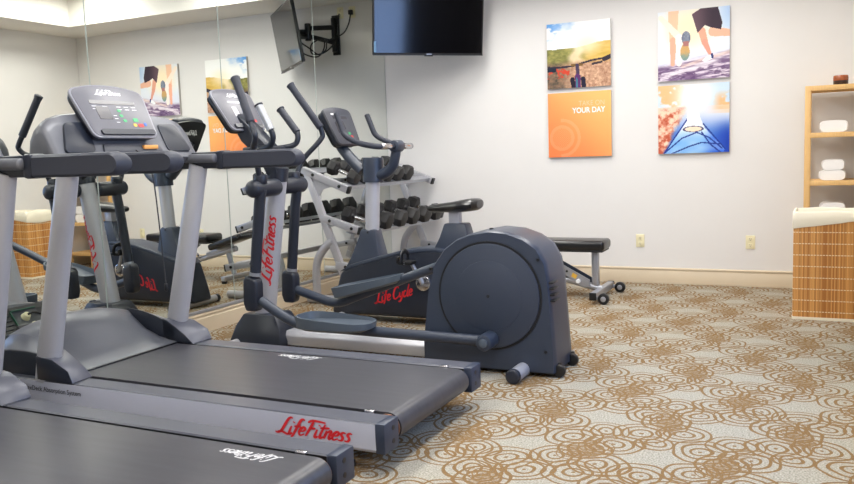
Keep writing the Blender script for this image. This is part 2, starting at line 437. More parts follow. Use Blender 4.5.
# dark drape drawn back beside the window
secs = []
for z in (.06, .9, 1.8, 2.62):
    pts = []
    for k in range(57):
        y = 4.70 + k * .024; a = k * pi / 3.5 + .3 * sin(z * 2 + k * .3)
        pts.append((ROOM_W - .075 + .030 * sin(a), y, z))
    for k in range(56, -1, -1):
        y = 4.70 + k * .024; a = k * pi / 3.5 + .3 * sin(z * 2 + k * .3)
        pts.append((ROOM_W - .069 + .030 * sin(a), y, z))
    secs.append(pts)
T = Thing('curtain', (ROOM_W - .07, 5.37, .06), 'charcoal floor-length curtain beside the window, mirrored darkly in the television screen', 'curtain')
T.part('drape', B().loft(secs), 'drape', angle=60)
b = B().cyl((ROOM_W - .07, 2.5, 2.65), (ROOM_W - .07, 6.15, 2.65), .014, n=12)
for y in (2.55, 4.3, 6.1): b.cyl((ROOM_W - .07, y, 2.65), (ROOM_W - .001, y, 2.65), .010, n=10)
T.part('curtain_rod', b, 'steel')

# mirror panels, floor trim to soffit
seams = [1.21, 2.495, 3.765, 5.031, 6.331, ROOM_D - .004]
words = ['behind the nearer treadmill console', 'behind the silver treadmill console', 'behind the elliptical trainer console',
         'behind the exercise bike, beside the hanging screen reflection', 'in the room corner behind the dumbbell rack']
words = ['frameless mirror panel nearest the camera, left of the nearer treadmill', 'frameless mirror panel in front of both treadmills, at the far left of the picture',
         'frameless mirror panel in front of the elliptical trainer, reflecting the orange picture', 'frameless mirror panel between elliptical and dumbbell rack, reflecting the screen',
         'frameless mirror panel in the corner behind the dumbbell rack']
for i in range(5):
    y0, y1 = seams[i] + .003, seams[i + 1] - .003
    o = obj('mirror_panel', B().box((-.004, (y0 + y1) / 2, (.172 + SOFFIT_Z) / 2), (.008, y1 - y0, SOFFIT_Z - .173)), 'mirror')
    tag(o, words[i], 'mirror', 'mirror panels along the left wall')
    for y in (y0, y1): obj('polished_edge', B().box((-.003, y, (.172 + SOFFIT_Z) / 2), (.0075, .0028, SOFFIT_Z - .174)), 'edge', o)

# ceiling light fixtures
LX = (1.35, 3.17)
for x, side in zip(LX, ('mirror', 'window')):
    for y, wy in ((.6, 'frontmost'), (2.7, 'second from the front'), (4.8, 'second from the back'), (6.5, 'rearmost')):
        t = Thing('ceiling_light', (x, y, TRAY_Z), 'flat white ceiling light on the %s side, %s of its row' % (side, wy), 'light', 'ceiling lights')
        b = B()
        for sy in (-1, 1): b.box((x, y + sy * .61, TRAY_Z - .03), (.64, .03, .06), .004)
        for sx in (-1, 1): b.box((x + sx * .305, y, TRAY_Z - .03), (.03, 1.22, .06), .004)
        t.part('light_frame', b, 'frame')
        t.part('diffuser', B().box((x, y, TRAY_Z - .02), (.58, 1.19, .02)), 'diffuser')

# ================================================================== TREADMILL
def treadmill(yc, label):
    T = Thing('treadmill', (1.4, yc, 0), label, 'treadmill', 'two treadmills facing the mirror')
    Y = lambda d: yc + d
    # side rails with rear caps
    for s in (-1, 1):
        prof = [(.383, .216), (.389, .222), (.494, .222), (.50, .217), (.503, .112), (.49, .098), (.393, .098), (.383, .11)]
        b = B().loft([[(x, Y(s * d), z) for d, z in prof] for x in (.42, 2.60)])
        for f in b.bm.faces: f.material_index = 1 if abs(f.calc_center_median().z - .222) < .0045 else 2 if abs(f.calc_center_median().y - yc) < .3875 else 0  # inward faces coloured black, painting in the shade of the belt gap
        r = T.part('side_rail', b, ['rail_silver', 'deck_grey', 'black'])
        b = B().box((2.618, Y(s * .4435), .160), (.046, .121, .126), .007, seg=2)
        T.part('end_cap', b, 'cap', r)
        b = B()
        for z in (.19, .135): b.cyl((2.636, Y(s * .432), z), (2.6422, Y(s * .432), z), .011, n=12)
        T.each('bolt', b, 'black', r)
        b = B().box((2.580, Y(s * .373), .150), (.05, .018, .075), .005).cyl((2.60, Y(s * .373), .150), (2.614, Y(s * .373), .150), .011)
        b.box((2.50, Y(s * .371), .218), (.045, .020, .022), .003)
        T.each('roller_bracket', b, 'chrome', r)
        if s < 0:
            fn = plane_map((2.125, Y(-.5045), .132), (1, 0, 0), (0, 0, 1), .070)
            T.part('logo', script('LifeFitness', fn, .062, .35, 1.36), 'red', r)
            T.part('lettering', print_text('FlexDeck Absorption System', (.56, Y(-.502), .168), (1, 0, 0), (0, 0, 1), .034, .003, bold=.01), 'darktext', r)
        T.part('leveling_foot', B().cyl((2.42, Y(s * .43), 0), (2.42, Y(s * .43), .02), .03).cyl((2.42, Y(s * .43), .015), (2.42, Y(s * .43), .102), .012), 'black')
        T.part('transport_wheel', B().cyl((.30, Y(s * .40), .05), (.30, Y(s * .46), .05), .05, bevel=.006), 'black')
    # belt, rounded over the rear roller
    prof = [(.70, .2215)] + [(2.578 + .060 * sin(t), .1615 + .060 * cos(t)) for t in [k * pi / 12 for k in range(13)]] + [(.70, .1015), (.70, .11)]
    inner = []
    b = B().loft([[(x, Y(d), z) for x, z in prof] for d in (-.354, .354)], bevel=0)
    bt = T.part('running_belt', b, 'belt', angle=50)
    n = script_width('LifeFitness'); sz = .058
    fn = plane_map((1.80, Y(.325), .2227), (-1, 0, 0), (0, -1, 0), sz)
    T.part('belt_logo', script('LifeFitness', fn, .06, .3, 1.15), 'worn', bt)
    b = B()
    for s in (-1, 1): b.cyl((2.578, Y(s * .356), .1615), (2.578, Y(s * .364), .1615), .055, bevel=.003)
    T.each('roller_end', b, 'copper')
    T.part('deck_frame', B().box((1.55, Y(0), .112), (1.7, .72, .03)).box((.55, Y(0), .09), (.6, .8, .06)), 'black')
    # motor cover: dished hood between two fenders
    hc = [(.10, .05), (.10, .20), (.16, .285), (.22, .365), (.29, .447), (.40, .455), (.46, .43), (.53, .385), (.63, .30), (.70, .256), (.765, .230), (.765, .19), (.60, .09), (.3, .05)]
    he = [(.10, .05), (.10, .19), (.16, .26), (.22, .335), (.29, .395), (.40, .392), (.46, .34), (.53, .287), (.63, .252), (.70, .238), (.765, .230), (.765, .19), (.60, .09), (.3, .05)]
    secs = []
    for d in (-.37, -.345, -.29, -.2, -.1, 0, .1, .2, .29, .345, .37):
        k = (abs(d) / .37) ** 2.6
        secs.append([(a[0], Y(d), a[1] * (1 - k) + e[1] * k) for a, e in zip(hc, he)])
    hd = T.part('motor_hood', B().loft(secs), 'cover', angle=40)
    T.part('hood_lip', B().box((.768, Y(0), .2225), (.02, .70, .014), .003), 'black')
    for s in (-1, 1):
        fi = [(.14, .06), (.15, .25), (.22, .345), (.30, .40), (.40, .415), (.52, .40), (.62, .375), (.70, .345), (.76, .31), (.765, .2), (.6, .2), (.6, .12), (.4, .06)]
        fo = [(.14, .06), (.15, .21), (.22, .29), (.30, .33), (.40, .345), (.52, .345), (.62, .34), (.70, .325), (.76, .31), (.765, .2), (.6, .2), (.6, .12), (.4, .06)]
        b = B().loft([[(x, Y(s * d), z) for x, z in f_] for d, f_ in ((.362, fi), (.452, fo))], bevel=.008)
        wi = [(.66, .222), (.66, .365), (.70, .352), (.76, .318), (.83, .275), (.895, .222)]
        wo = [(.66, .222), (.66, .345), (.70, .343), (.78, .335), (.885, .285), (.915, .222)]
        b.loft([[(x, Y(s * d), z) for x, z in f_] for d, f_ in ((.362, wi), (.506, wo))], bevel=.008)
        b.bm.normal_update()
        for f in b.bm.faces: f.material_index = 1 if f.normal.z > .42 else 0
        T.part('fender', b, ['dark', 'fender_top'])
    # front grille and power socket, seen in the mirror
    fs = V((.19, 0, .235)).normalized(); fnn = V((-fs.z, 0, fs.x)); FR = frame_rot(V((0, -1, 0)), fs, fnn); F0 = V((.10, yc, .20))
    fp = lambda d, t, l=0: F0 + V((0, d, 0)) + fs * t + fnn * l
    T.part('front_panel', B().box(fp(0, .155, .0), (.60, .27, .022), .005, FR), 'black')
    b = B()
    for k in range(8): b.box(fp(-.13, .05 + k * .030, .013), (.32, .013, .012), .003, FR)
    T.each('vent_grille', b, 'dark')
    sk = T.part('power_socket', B().box(fp(.135, .17, .012), (.17, .17, .014), .004, FR), 'dark')
    T.part('socket_frame', B().box(fp(.135, .258, .018), (.17, .008, .008), 0, FR).box(fp(.045, .17, .018), (.008, .17, .008), 0, FR), 'greenish', sk)
    T.part('plug', B().cyl(fp(.12, .20, .01), fp(.12, .20, .05), .030, .02, bevel=.004), 'ivory', sk)
    T.part('outlet_face', B().cyl(fp(.15, .13, .01), fp(.15, .13, .03), .026, bevel=.003), 'ivory', sk)
    T.part('power_cord', B().tube([fp(.12, .20, .05), fp(.16, .19, .075), fp(.22, .12, .06), (.07, Y(.24), .14), (.05, Y(.2), .012), (.06, Y(-.2), .010)], .007, 8, smooth=6), 'black', sk)
    # uprights
    for s in (-1, 1):
        b = B().tube([(.672, Y(s * .452), .212), (.69, Y(s * .452), .30), (.94, Y(s * .452), 1.26)], [.068, .067, .057], 20, flat=.78)
        T.part('upright', b, 'silver')
    # dashboard cowl between the uprights
    sec0 = [(.70, 1.285), (.685, 1.36), (.70, 1.45), (.735, 1.515), (.775, 1.545), (.81, 1.54), (.845, 1.49), (.875, 1.42), (.91, 1.345), (.925, 1.31), (.90, 1.275), (.78, 1.262)]
    secs = []
    for t in (-1, -.985, -.95, -.88, -.75, -.5, 0, .5, .75, .88, .95, .985, 1):
        k = .72 + .28 * (1 - abs(t) ** 9) ** .5 if abs(t) < 1 else .66
        h = 1. - .16 * max(0, (abs(t) - .5) / .5) ** 2
        secs.append([(.81 + (x - .81) * k, Y(.008 + t * .488), 1.30 + (z - 1.30) * k * h) for x, z in sec0])
    cw = T.part('dashboard', B().loft(secs), 'cover', angle=42)
    xd, yd = V((0, 1, 0)), V((-.41, 0, .91)).normalized()
    for s in (-1, 1):
        slab(b := B(), [V((q.x + .02 * (q.y / .1) * -s, q.y)) for q in rrect(.185, .135, .168, .03)], V((.879, Y(s * .325), 1.418)), xd, yd, -.02, .004, .003)
        T.part('cup_holder', b, 'dark', cw)
    slab(b := B(), rrect(.41, .38, .05, .012), V((.908, Y(0), 1.362)), xd, yd, -.02, .006, .003)
    tr = T.part('tray', b, 'face_dark', cw)
    T.part('clip', B().box((.918, Y(.11), 1.366), (.02, .10, .022), .004), 'orange', cw, 'small orange clip')
    # console
    cx = V((0, 1, 0)); cy = V((-.49, 0, .872)).normalized(); cn = cx.cross(cy); C0 = V((.865, Y(-.055), 1.537))
    out = rrect(.43, .50, .285, .045, .038)
    slab(b := B(), out, C0, cx, cy, -.055, .0, .012, shrink=.9)
    cs = T.part('console', b, 'dark')
    slab(b := B(), [q * .992 for q in out], C0, cx, cy, -.012, .0025, .002)
    T.part('console_rim', b, 'rim', cs)
    slab(b := B(), [q * .945 + V((0, .002)) for q in out], C0, cx, cy, -.004, .005, .0015)
    T.part('console_panel', b, 'face', cs)
    def on(x, y, l=.0055): return C0 + cx * x + cy * y + cn * l
    def plate(name, x, y, w, h, m_, l=.007, r=.006):
        slab(b_ := B(), rrect(w, w, h, r), C0 + cx * x + cy * y, cx, cy, .002, l); T.part(name, b_, m_, cs)
    T.part('console_logo', script('LifeFitness', plane_map(on(-.085, .114), cx, cy, .030, .0015), .07, .3, 1.5), 'white', cs)
    plate('display_strip', 0, .068, .30, .022, 'lcd')
    plate('display_window', -.085, .005, .085, .075, 'lcd')
    plate('bezel_lip', .015, -.112, .36, .03, 'dark', .016, .013)
    for x, y in ((.02, .02), (.02, -.01), (.03, -.04)): plate('start_key', x, y, .022, .016, 'green')
    plate('quick_key', .105, -.035, .034, .022, 'green'); plate('stop_key', .125, -.068, .036, .02, 'redkey')
    plate('enter_key', .085, -.066, .022, .018, 'yellow'); plate('fan_key', .16, -.06, .016, .02, 'blue')
    b = B()
    for x in (-.13, -.06, .03, .08, .13):
        for y in (.044, .028): b.box(on(x, y), (.001, .030, .003), 0, frame_rot(cn, cx, cy))
    for y in (-.01, -.028, -.05): b.box(on(-.02, y), (.001, .022, .003), 0, frame_rot(cn, cx, cy))
    T.each('key_legend', b, 'white', cs)
    T.part('console_neck', B().box((.80, Y(0), 1.47), (.08, .30, .12), .02), 'dark')
    T.part('safety_lanyard', B().tube([(.925, Y(.0), 1.35), (.99, Y(.0), 1.30), (1.03, Y(.0), 1.20), (1.05, Y(.0), .95), (1.066, Y(.0), .64)], .0035, 8, smooth=5).box((1.067, Y(0), .625), (.016, .016, .04), .004), 'black')
    # handrails: thin arm, then thick padded grip
    for s in (-1, 1):
        b = B().box((.97, Y(s * .468), 1.285), (.36, .075, .095), .012).box((1.115, Y(s * .468), 1.284), (.055, .092, .106), .014)
        a = T.part('handrail_arm', b, 'dark')
        pr = [(1.14 + .002, .049), (1.592, .049)] + [(1.592 + .046 * sin(t), .049 * cos(t)) for t in [k * pi / 10 for k in range(1, 10)]] + [(1.592, -.049), (1.142, -.049)]
        b = B().loft([[(x, Y(s * d), 1.283 + z * k) for x, z in pr] for d, k in ((.426, .75), (.436, .94), (.452, 1), (.484, 1), (.50, .94), (.51, .75))])
        T.part('hand_grip', b, 'grip', angle=30)
        b = B().tube([(.88, Y(s * .415), 1.298), (1.095, Y(s * .415), 1.294)], .026, 16, capr=.4)
        T.part('pulse_handle', b, 'cover', a)
    return T.o

t1 = treadmill(3.2, 'silver and charcoal treadmill with its whole console and red rail logo in view')
t2 = copy_tree(t1); t2.location.y = 1.962
for ch in t2.children_recursive:
    if ch.name.startswith('belt_logo'): ch.location = (.66, -.02, 0)      # this belt has stopped at another spot
t2['label'] = 'nearest treadmill in the lower left corner, its console cut off by the frame'

# ================================================================== ELLIPTICAL TRAINER
def elliptical():
    T = Thing('elliptical_trainer', (1.65, 4.46, 0), 'charcoal elliptical trainer with big round rear flywheel housing and swinging arms', 'elliptical trainer')
    yc = 4.46
    prof = [(2.035, .03), (2.036, .17), (2.08, .476), (2.125, .63), (2.19, .72), (2.27, .778), (2.36, .812), (2.472, .832), (2.58, .822), (2.68, .787), (2.755, .735), (2.80, .655), (2.818, .55), (2.828, .40), (2.848, .10), (2.845, .03)]
    cx_, cz_ = 2.46, .42
    secs = []
    for d, k in ((-.185, .975), (-.165, .995), (-.14, 1.), (.10, 1.), (.16, .985), (.195, .94)):
        secs.append([(cx_ + (x - cx_) * k * 1.012, yc + d, (cz_ + (z - cz_) * k) if z > .05 else .03) for x, z in prof])
    h = T.part('flywheel_housing', B().loft(secs), 'slate', angle=30)
    fy = yc - .186; cd = (2.468, .455)
    T.part('cover_gap', B().cyl((cd[0], fy + .01, cd[1]), (cd[0], fy - .004, cd[1]), .316, n=64), 'black', h)
    dc = T.part('flywheel_cover', B().cyl((cd[0], fy + .01, cd[1]), (cd[0], fy - .014, cd[1]), .303, n=64, bevel=.006), 'slate', h)
    T.part('cover_ring', B().cyl((cd[0], fy - .01, cd[1]), (cd[0], fy - .0165, cd[1]), .205, n=48, bevel=.002), 'slate', h)
    T.each('bolt', B().cyl((cd[0], fy - .01, cd[1]), (cd[0], fy - .019, cd[1]), .010, n=12), 'black', h)
    b = B()
    for k in range(4): b.box((2.822 + .003 * k, yc - .12, .54 - k * .034), (.045, .10, .013), .005)
    T.each('vent_slot', b, 'black', h)
    b = B()
    for q in ((2.765, fy + .012, .67), (2.10, fy + .015, .60), (2.80, fy + .012, .15)): b.cyl(q, (q[0], q[1] - .02, q[2]), .009, n=10)
    b.cyl((2.46, yc - .10, .82), (2.46, yc - .10, .838), .012, n=10)
    T.each('screw', b, 'black', h)
    T.part('housing_base', B().box((2.45, yc, .04), (.78, .34, .05), .012), 'black')
    # rear stabilizer and wheels
    b = B().tube([(2.662, 4.115, .04), (2.662, 4.80, .04)], .04, 18)
    st = T.part('rear_stabilizer', b, 'silver')
    T.each('end_cap', B().tube([(2.662, 4.10, .0415), (2.662, 4.125, .0415)], .0415, 18, capr=.2).tube([(2.662, 4.79, .0415), (2.662, 4.815, .0415)], .0415, 18, capr=.2), 'dark', st)
    for y in (4.30, 4.57):
        T.part('transport_wheel', B().cyl((2.862, y, .036), (2.862, y + .035, .036), .036, bevel=.006).box((2.83, y + .05, .05), (.07, .04, .06), .01), 'black')
    # beam to the front, foot, post
    T.part('floor_beam', B().prism([(yc - .075, .03), (yc - .075, .095), (yc - .05, .125), (yc + .05, .125), (yc + .075, .095), (yc + .075, .03)], .85, 2.12, .008, axis='x'), 'silver')
    def rect(x0, x1, y0, y1, z): return [(x0, y0, z), (x1, y0, z), (x1, y1, z), (x0, y1, z)]
    b = B().loft([rect(.53, .96, yc - .16, yc + .16, .015), rect(.54, .96, yc - .16, yc + .16, .06), rect(.56, .93, yc - .12, yc + .12, .15), rect(.62, .88, yc - .10, yc + .10, .235)], bevel=.015)
    T.part('front_foot', b, 'dark')
    T.part('front_stabilizer', B().tube([(.60, yc - .30, .034), (.60, yc + .30, .034)], .034, 16, capr=.4), 'silver')
    p0, p1 = V((.725, yc, .18)), V((.905, yc, 1.20))
    ps = T.part('post', B().tube([p0, p1], [.072, .064], 24), 'silver')
    ax = (p1 - p0).normalized(); e1 = V((0, -1, 0)); e2 = ax.cross(e1)
    def wrap(x, y):
        t = .275 + x * .122; rr = .0735 - .0078 * t
        a = .26 - (y - .5) * .082 / .07
        return p0 + ax * t + (e1 * cos(a) + e2 * sin(a)) * rr
    # lettering climbs the post: baseline toward +x side, caps toward the mirror
    T.part('post_logo', script('LifeFitness', wrap, .06), 'red', ps)
    T.part('post_collar', B().tube([p0 + ax * .97, p0 + ax * 1.06], [.07, .069], 24), 'dark')
    # pivot axle and swinging arms
    for s, data in ((-1, dict(tip=(.884, 4.097, 1.785), gb=(1.026, 4.044, 1.508), bd=[(1.055, 4.033, 1.45), (1.062, 4.032, 1.42), (1.042, 4.05, 1.385), (1.0, 4.088, 1.352), (.968, 4.15, 1.27), (.955, 4.2, 1.14)], low=[(.955, 4.2, 1.09), (.935, 4.2, .99), (.868, 4.2, .53)], br=(.812, 4.2, .41), y=4.2, py=(4.15, 4.385), px=.93)),
                    (1, dict(tip=(.784, 4.823, 1.794), gb=(.981, 4.877, 1.490), bd=[(.99, 4.886, 1.45), (.988, 4.886, 1.42), (.955, 4.862, 1.37), (.86, 4.80, 1.25), (.845, 4.74, 1.12)], low=[(.87, 4.72, 1.08), (.845, 4.72, .95), (.785, 4.72, .48)], br=(.737, 4.72, .37), y=4.72, py=(4.535, 4.78), px=.86))):
        a = T.part('swing_arm', B().tube([data['gb']] + data['bd'], .0185, 12, smooth=5).tube(data['low'], .036, 16), 'dark')
        tip, gb = V(data['tip']), V(data['gb']); d = (gb - tip).normalized()
        T.part('arm_grip', B().tube([tip, tip + d * .03, gb - d * .1, gb], [.031, .026, .026, .027], 16, capr=.35), 'grip', a)
        T.part('arm_pivot', B().tube([(data['px'], data['py'][0], 1.093), (data['px'], data['py'][1], 1.093)], .057, 22, capr=.55).cyl((data['px'] + (.015 if s < 0 else -.012), data['y'] + (.01 if s < 0 else 0), 1.13), (data['px'] + (.025 if s < 0 else -.012), data['y'] + (.01 if s < 0 else 0), 1.185), .045, .04, bevel=.006), 'dark', a)
        bx, by, bz = data['br']; cxr = bx + .035
        b = B().prism([(cxr - .062, bz - .06), (cxr - .045, bz - .115), (cxr + .038, bz - .115), (cxr + .052, bz - .07), (cxr + .056, bz + .06), (cxr + .048, bz + .10), (cxr - .03, bz + .125), (cxr - .055, bz + .09)], by - .042, by + .042, .018, seg=3)
        br = T.part('arm_bracket', b, 'dark', a)
        T.part('bracket_ring', B().tube([V(data['low'][-1]) + V((.0, 0, .0)), V(data['low'][-1]) + V((.004, 0, .022))], .039, 16), 'steel', a)
    # pedal links and pedals
    near = [(.905, 4.2, .365), (1.02, 4.2, .30), (1.13, 4.2, .248), (1.22, 4.2, .225), (1.4, 4.2, .219), (2.477, 4.2, .208)]
    far = [(.82, 4.72, .345), (.98, 4.72, .303), (1.10, 4.72, .272), (1.20, 4.72, .278), (1.35, 4.72, .335), (1.895, 4.72, .53), (2.2, 4.72, .63)]
    for pts, c, tilt in ((near, (1.505, 4.15, .262), 0.02), (far, (1.425, 4.70, .405), radians(15.5))):
        l = T.part('pedal_link', B().tube(pts, .032, 16, smooth=4), 'slate')
        out = []
        for q in rrect(.17, .17, .24, .05): out.append(V((q.x, q.y)))
        outline = [(-.26, -.04), (-.245, -.085), (-.19, -.118), (-.08, -.132), (.08, -.132), (.19, -.115), (.245, -.075), (.26, -.03), (.26, .03), (.245, .075), (.19, .115), (.08, .132), (-.08, .132), (-.19, .118), (-.245, .085), (-.26, .04)]
        ct, sn = cos(tilt), sin(tilt)
        def tr_(x, y, z): return (c[0] + x * ct - z * sn, c[1] + y, c[2] + x * sn + z * ct)
        def ring(k, z0, z1): return [tr_(x * k, y * k, z0 + (z1 - z0) * (.5 - x / .52)) for x, y in outline]
        b = B().loft([ring(.84, -.035, -.035), ring(.98, -.02, -.02), ring(1.0, .016, .052), ring(.955, .018, .054), ring(.91, .004, .004)])
        T.part('foot_pedal', b, 'pedal', angle=40)
    T.each('crank_hub', B().cyl((2.477, 4.14, .208), (2.477, 4.28, .208), .048, bevel=.01), 'slate')
    T.part('crank_bolt', B().cyl((2.477, 4.133, .208), (2.477, 4.15, .208), .026, bevel=.005), 'pedal')
    # console on its bracket, with fixed grips
    cxv = V((0, 1, 0)); cyv = V((-.52, 0, .855)).normalized(); cn = cxv.cross(cyv); C0 = V((.615, yc, 1.605))
    b = B().prism([(.86, 1.16), (.95, 1.18), (.90, 1.34), (.74, 1.50), (.62, 1.60), (.56, 1.56), (.66, 1.40), (.80, 1.28)], yc - .07, yc + .07, .02)
    T.part('console_bracket', b, 'dark')
    out = rrect(.36, .44, .31, .05, .03)
    slab(b := B(), out, C0, cxv, cyv, -.055, 0, .012, shrink=.88)
    cs = T.part('console', b, 'dark')
    slab(b := B(), [q * .99 for q in out], C0, cxv, cyv, -.012, .0025, .002)
    T.part('console_rim', b, 'rim', cs)
    slab(b := B(), [q * .935 + V((0, .002)) for q in out], C0, cxv, cyv, -.004, .005, .0015)
    T.part('console_panel', b, 'face', cs)
    def plate(name, x, y, w, h, m_, l=.007, r=.005):
        slab(b_ := B(), rrect(w, w, h, r), C0 + cxv * x + cyv * y, cxv, cyv, .002, l); T.part(name, b_, m_, cs)
    T.part('console_logo', script('LifeFitness', plane_map(C0 + cxv * -.06 + cyv * .114, cxv, cyv, .026, .007), .08, .3, 1.5), 'white', cs)
    plate('display_strip', .0, .072, .17, .014, 'white'); plate('display_window', -.05, -.005, .045, .075, 'white')
    plate('start_key', .09, -.045, .025, .02, 'green'); plate('stop_key', .11, -.075, .025, .02, 'redkey')
    plate('bezel_lip', .0, -.122, .29, .03, 'dark', .018, .012)
    slab(b := B(), [q * .9 for q in out], C0, cxv, cyv, -.058, -.054); T.part('console_back', b, 'black', cs)
    for pts, g in (([(.999, 4.28, 1.463), (1.008, 4.285, 1.42), (.98, 4.30, 1.372), (.90, 4.34, 1.352), (.80, 4.40, 1.35), (.78, 4.44, 1.36)], ((.915, 4.28, 1.619), (.999, 4.28, 1.463))),
                   ([(.948, 4.64, 1.455), (.955, 4.635, 1.41), (.93, 4.625, 1.37), (.86, 4.58, 1.352), (.79, 4.53, 1.35), (.77, 4.48, 1.36)], ((.825, 4.64, 1.61), (.948, 4.64, 1.455)))):
        f = T.part('fixed_handle', B().tube(pts, .019, 12, smooth=5), 'dark')
        a_, b_ = V(g[0]), V(g[1])
        gp = T.part('pulse_grip', B().tube([a_, b_], .025, 16), 'steel' if g[0][1] < 4.4 else 'grip', f)
        T.part('grip_cap', B().cyl(a_ + (a_ - b_).normalized() * .012, a_, .031, .029, bevel=.004), 'dark', f)
    T.part('handle_cradle', B().box((.80, yc, 1.345), (.20, .22, .035), .014), 'dark')
    return T.o
elliptical()

# ================================================================== EXERCISE BIKE
def bike():
    yc = 5.455
    T = Thing('exercise_bike', (1.2, yc, 0), 'upright exercise bike with silver post and red logo, behind the elliptical trainer', 'exercise bike')
    body = [(.70, .05), (.735, .18), (.80, .38), (.90, .44), (1.15, .505), (1.33, .548), (1.50, .572), (1.64, .575), (1.74, .56), (1.80, .50), (1.83, .38), (1.83, .12), (1.78, .05)]
    bd = T.part('body_shroud', B().prism(body, yc - .125, yc + .125, .03, seg=3), 'dark')
    top = [(.79, .385), (.90, .447), (1.15, .515), (1.33, .558), (1.50, .582), (1.64, .585), (1.76, .565), (1.75, .53), (1.64, .552), (1.5, .55), (1.33, .525), (1.15, .48), (.90, .41)]
    T.part('top_cover', B().prism(top, yc - .129, yc + .129, .01), 'slate', bd)
    b = B()
    for k in range(4): b.box((.752 + k * .018, yc, .14 + k * .055), (.03, .20, .012), .004, Matrix.Rotation(-.35, 3, 'Y'))
    T.each('front_rib', b, 'slate', bd)
    L_ = script_width('LifeCycle') + .3; d = V((1.434 - 1.095, 0, .222 - .137)).normalized()
    fn = plane_map((1.115, yc - .1262, .152), d, (-d.z, 0, d.x), .086)
    T.part('logo', script('Life Cycle', fn, .062, .3, 1.12), 'red', bd)
    def sq(x0, x1, h, z): return [(x0, yc - h, z), (x1, yc - h, z), (x1, yc + h, z), (x0, yc + h, z)]
    T.part('post_pedestal', B().loft([sq(.82, 1.16, .085, .41), sq(.875, 1.135, .075, .50), sq(.945, 1.10, .062, .66), sq(.96, 1.09, .058, .715)], bevel=.018), 'slate')
    T.part('post', B().tube([(1.035, yc, .70), (1.06, yc, 1.10)], .056, 22), 'silver')
    T.part('post_head', B().tube([(1.062, yc, 1.075), (1.068, yc, 1.235), (1.069, yc, 1.262)], [.078, .083, .076], 24), 'slate')
    T.each('screw', B().cyl((1.03, yc - .060, .69), (1.03, yc - .066, .69), .008, n=10), 'black')
    # console arm and console
    T.part('console_arm', B().tube([(.98, yc, 1.16), (.90, yc, 1.23), (.80, yc, 1.34), (.74, yc, 1.44)], [.045, .042, .04, .035], 14, smooth=4, flat=1.3), 'slate')
    cxv = V((0, 1, 0)); cyv = V((-.40, 0, .917)).normalized(); cn = cxv.cross(cyv); C0 = V((.815, yc, 1.50))
    out = rrect(.34, .42, .31, .05, .025)
    slab(b := B(), out, C0, cxv, cyv, -.06, 0, .014, shrink=.88); cs = T.part('console', b, 'dark')
    slab(b := B(), [q * .94 + V((0, .004)) for q in out], C0, cxv, cyv, -.004, .005, .002); T.part('console_panel', b, 'face_dark', cs)
    slab(b := B(), [q * .9 for q in out], C0, cxv, cyv, -.066, -.055); bk = T.part('console_back', b, 'black', cs)
    def plate(name, x, y, w, h, m_, l=.007, r=.005):
        slab(b_ := B(), rrect(w, w, h, r), C0 + cxv * x + cyv * y, cxv, cyv, .002, l); T.part(name, b_, m_, cs)
    plate('display_strip', .0, .085, .20, .022, 'lcd'); plate('display_window', -.03, .02, .11, .07, 'lcd')
    plate('start_key', .05, -.05, .03, .02, 'green'); plate('stop_key', .07, -.078, .03, .02, 'redkey'); plate('number_pad', -.085, -.0, .03, .09, 'lcd')
    plate('key_row', -.06, .112, .10, .012, 'white')
    bo = C0 + cn * -.0662
    T.part('console_logo', script('LifeFitness', plane_map(bo + cxv * .09 + cyv * .04, -cxv, cyv, .04, .0015), .08), 'white', cs)
    # handlebars: pulse bar on the clamp, two forward horns
    T.part('bar_bracket', B().tube([(1.07, yc, 1.13), (1.16, yc, 1.135), (1.235, yc, 1.19), (1.265, yc, 1.27), (1.275, yc, 1.33)], [.05, .042, .038, .036, .036], 14, smooth=4, flat=1.2), 'slate')
    T.part('bar_clamp', B().cyl((1.28, yc - .055, 1.342), (1.28, yc + .055, 1.342), .046, bevel=.01), 'slate')
    for s in (-1, 1):
        hb = T.part('handlebar', B().tube([(1.28, yc + s * .225, 1.341), (1.24, yc + s * .245, 1.343), (1.12, yc + s * .245, 1.365), (1.02, yc + s * .24, 1.405), (.965, yc + s * .235, 1.445), (.94, yc + s * .23, 1.50), (.90, yc + s * .23, 1.60)], .0215, 14, smooth=5, capr=.4), 'grip')
        T.part('pulse_grip', B().tube([(1.28, yc + s * .05, 1.342), (1.28, yc + s * .235, 1.341)], .0235, 16, capr=.3), 'chrome', hb)
    # seat
    T.part('seat_pedestal', B().loft([sq(1.585, 1.90, .085, .55), sq(1.64, 1.87, .07, .66), sq(1.675, 1.845, .055, .762)], bevel=.012), 'slate')
    T.part('seat_post', B().box((1.745, yc, .80), (.085, .06, .12), .006), 'silver')
    secs = []
    for x, w, z, h in ((1.525, .02, .872, .018), (1.55, .045, .874, .03), (1.62, .055, .878, .036), (1.72, .085, .884, .045), (1.80, .125, .893, .052), (1.87, .14, .902, .054), (1.92, .12, .905, .05), (1.945, .07, .905, .035)):
        secs.append([(x, yc + w * cos(t) * (1 if sin(t) < .3 else .94), z + h * (.75 if sin(t) > 0 else 1.) * (abs(sin(t)) ** .7) * (1 if sin(t) > 0 else -1)) for t in [2 * pi * k / 18 for k in range(18)]])
    T.part('seat', B().loft(secs), 'vinyl')
    # crank and pedals
    T.each('crank_hub', B().cyl((1.53, yc - .12, .325), (1.53, yc - .15, .325), .065, .058, bevel=.008).cyl((1.53, yc + .12, .325), (1.53, yc + .15, .325), .065, .058, bevel=.008), 'chrome')
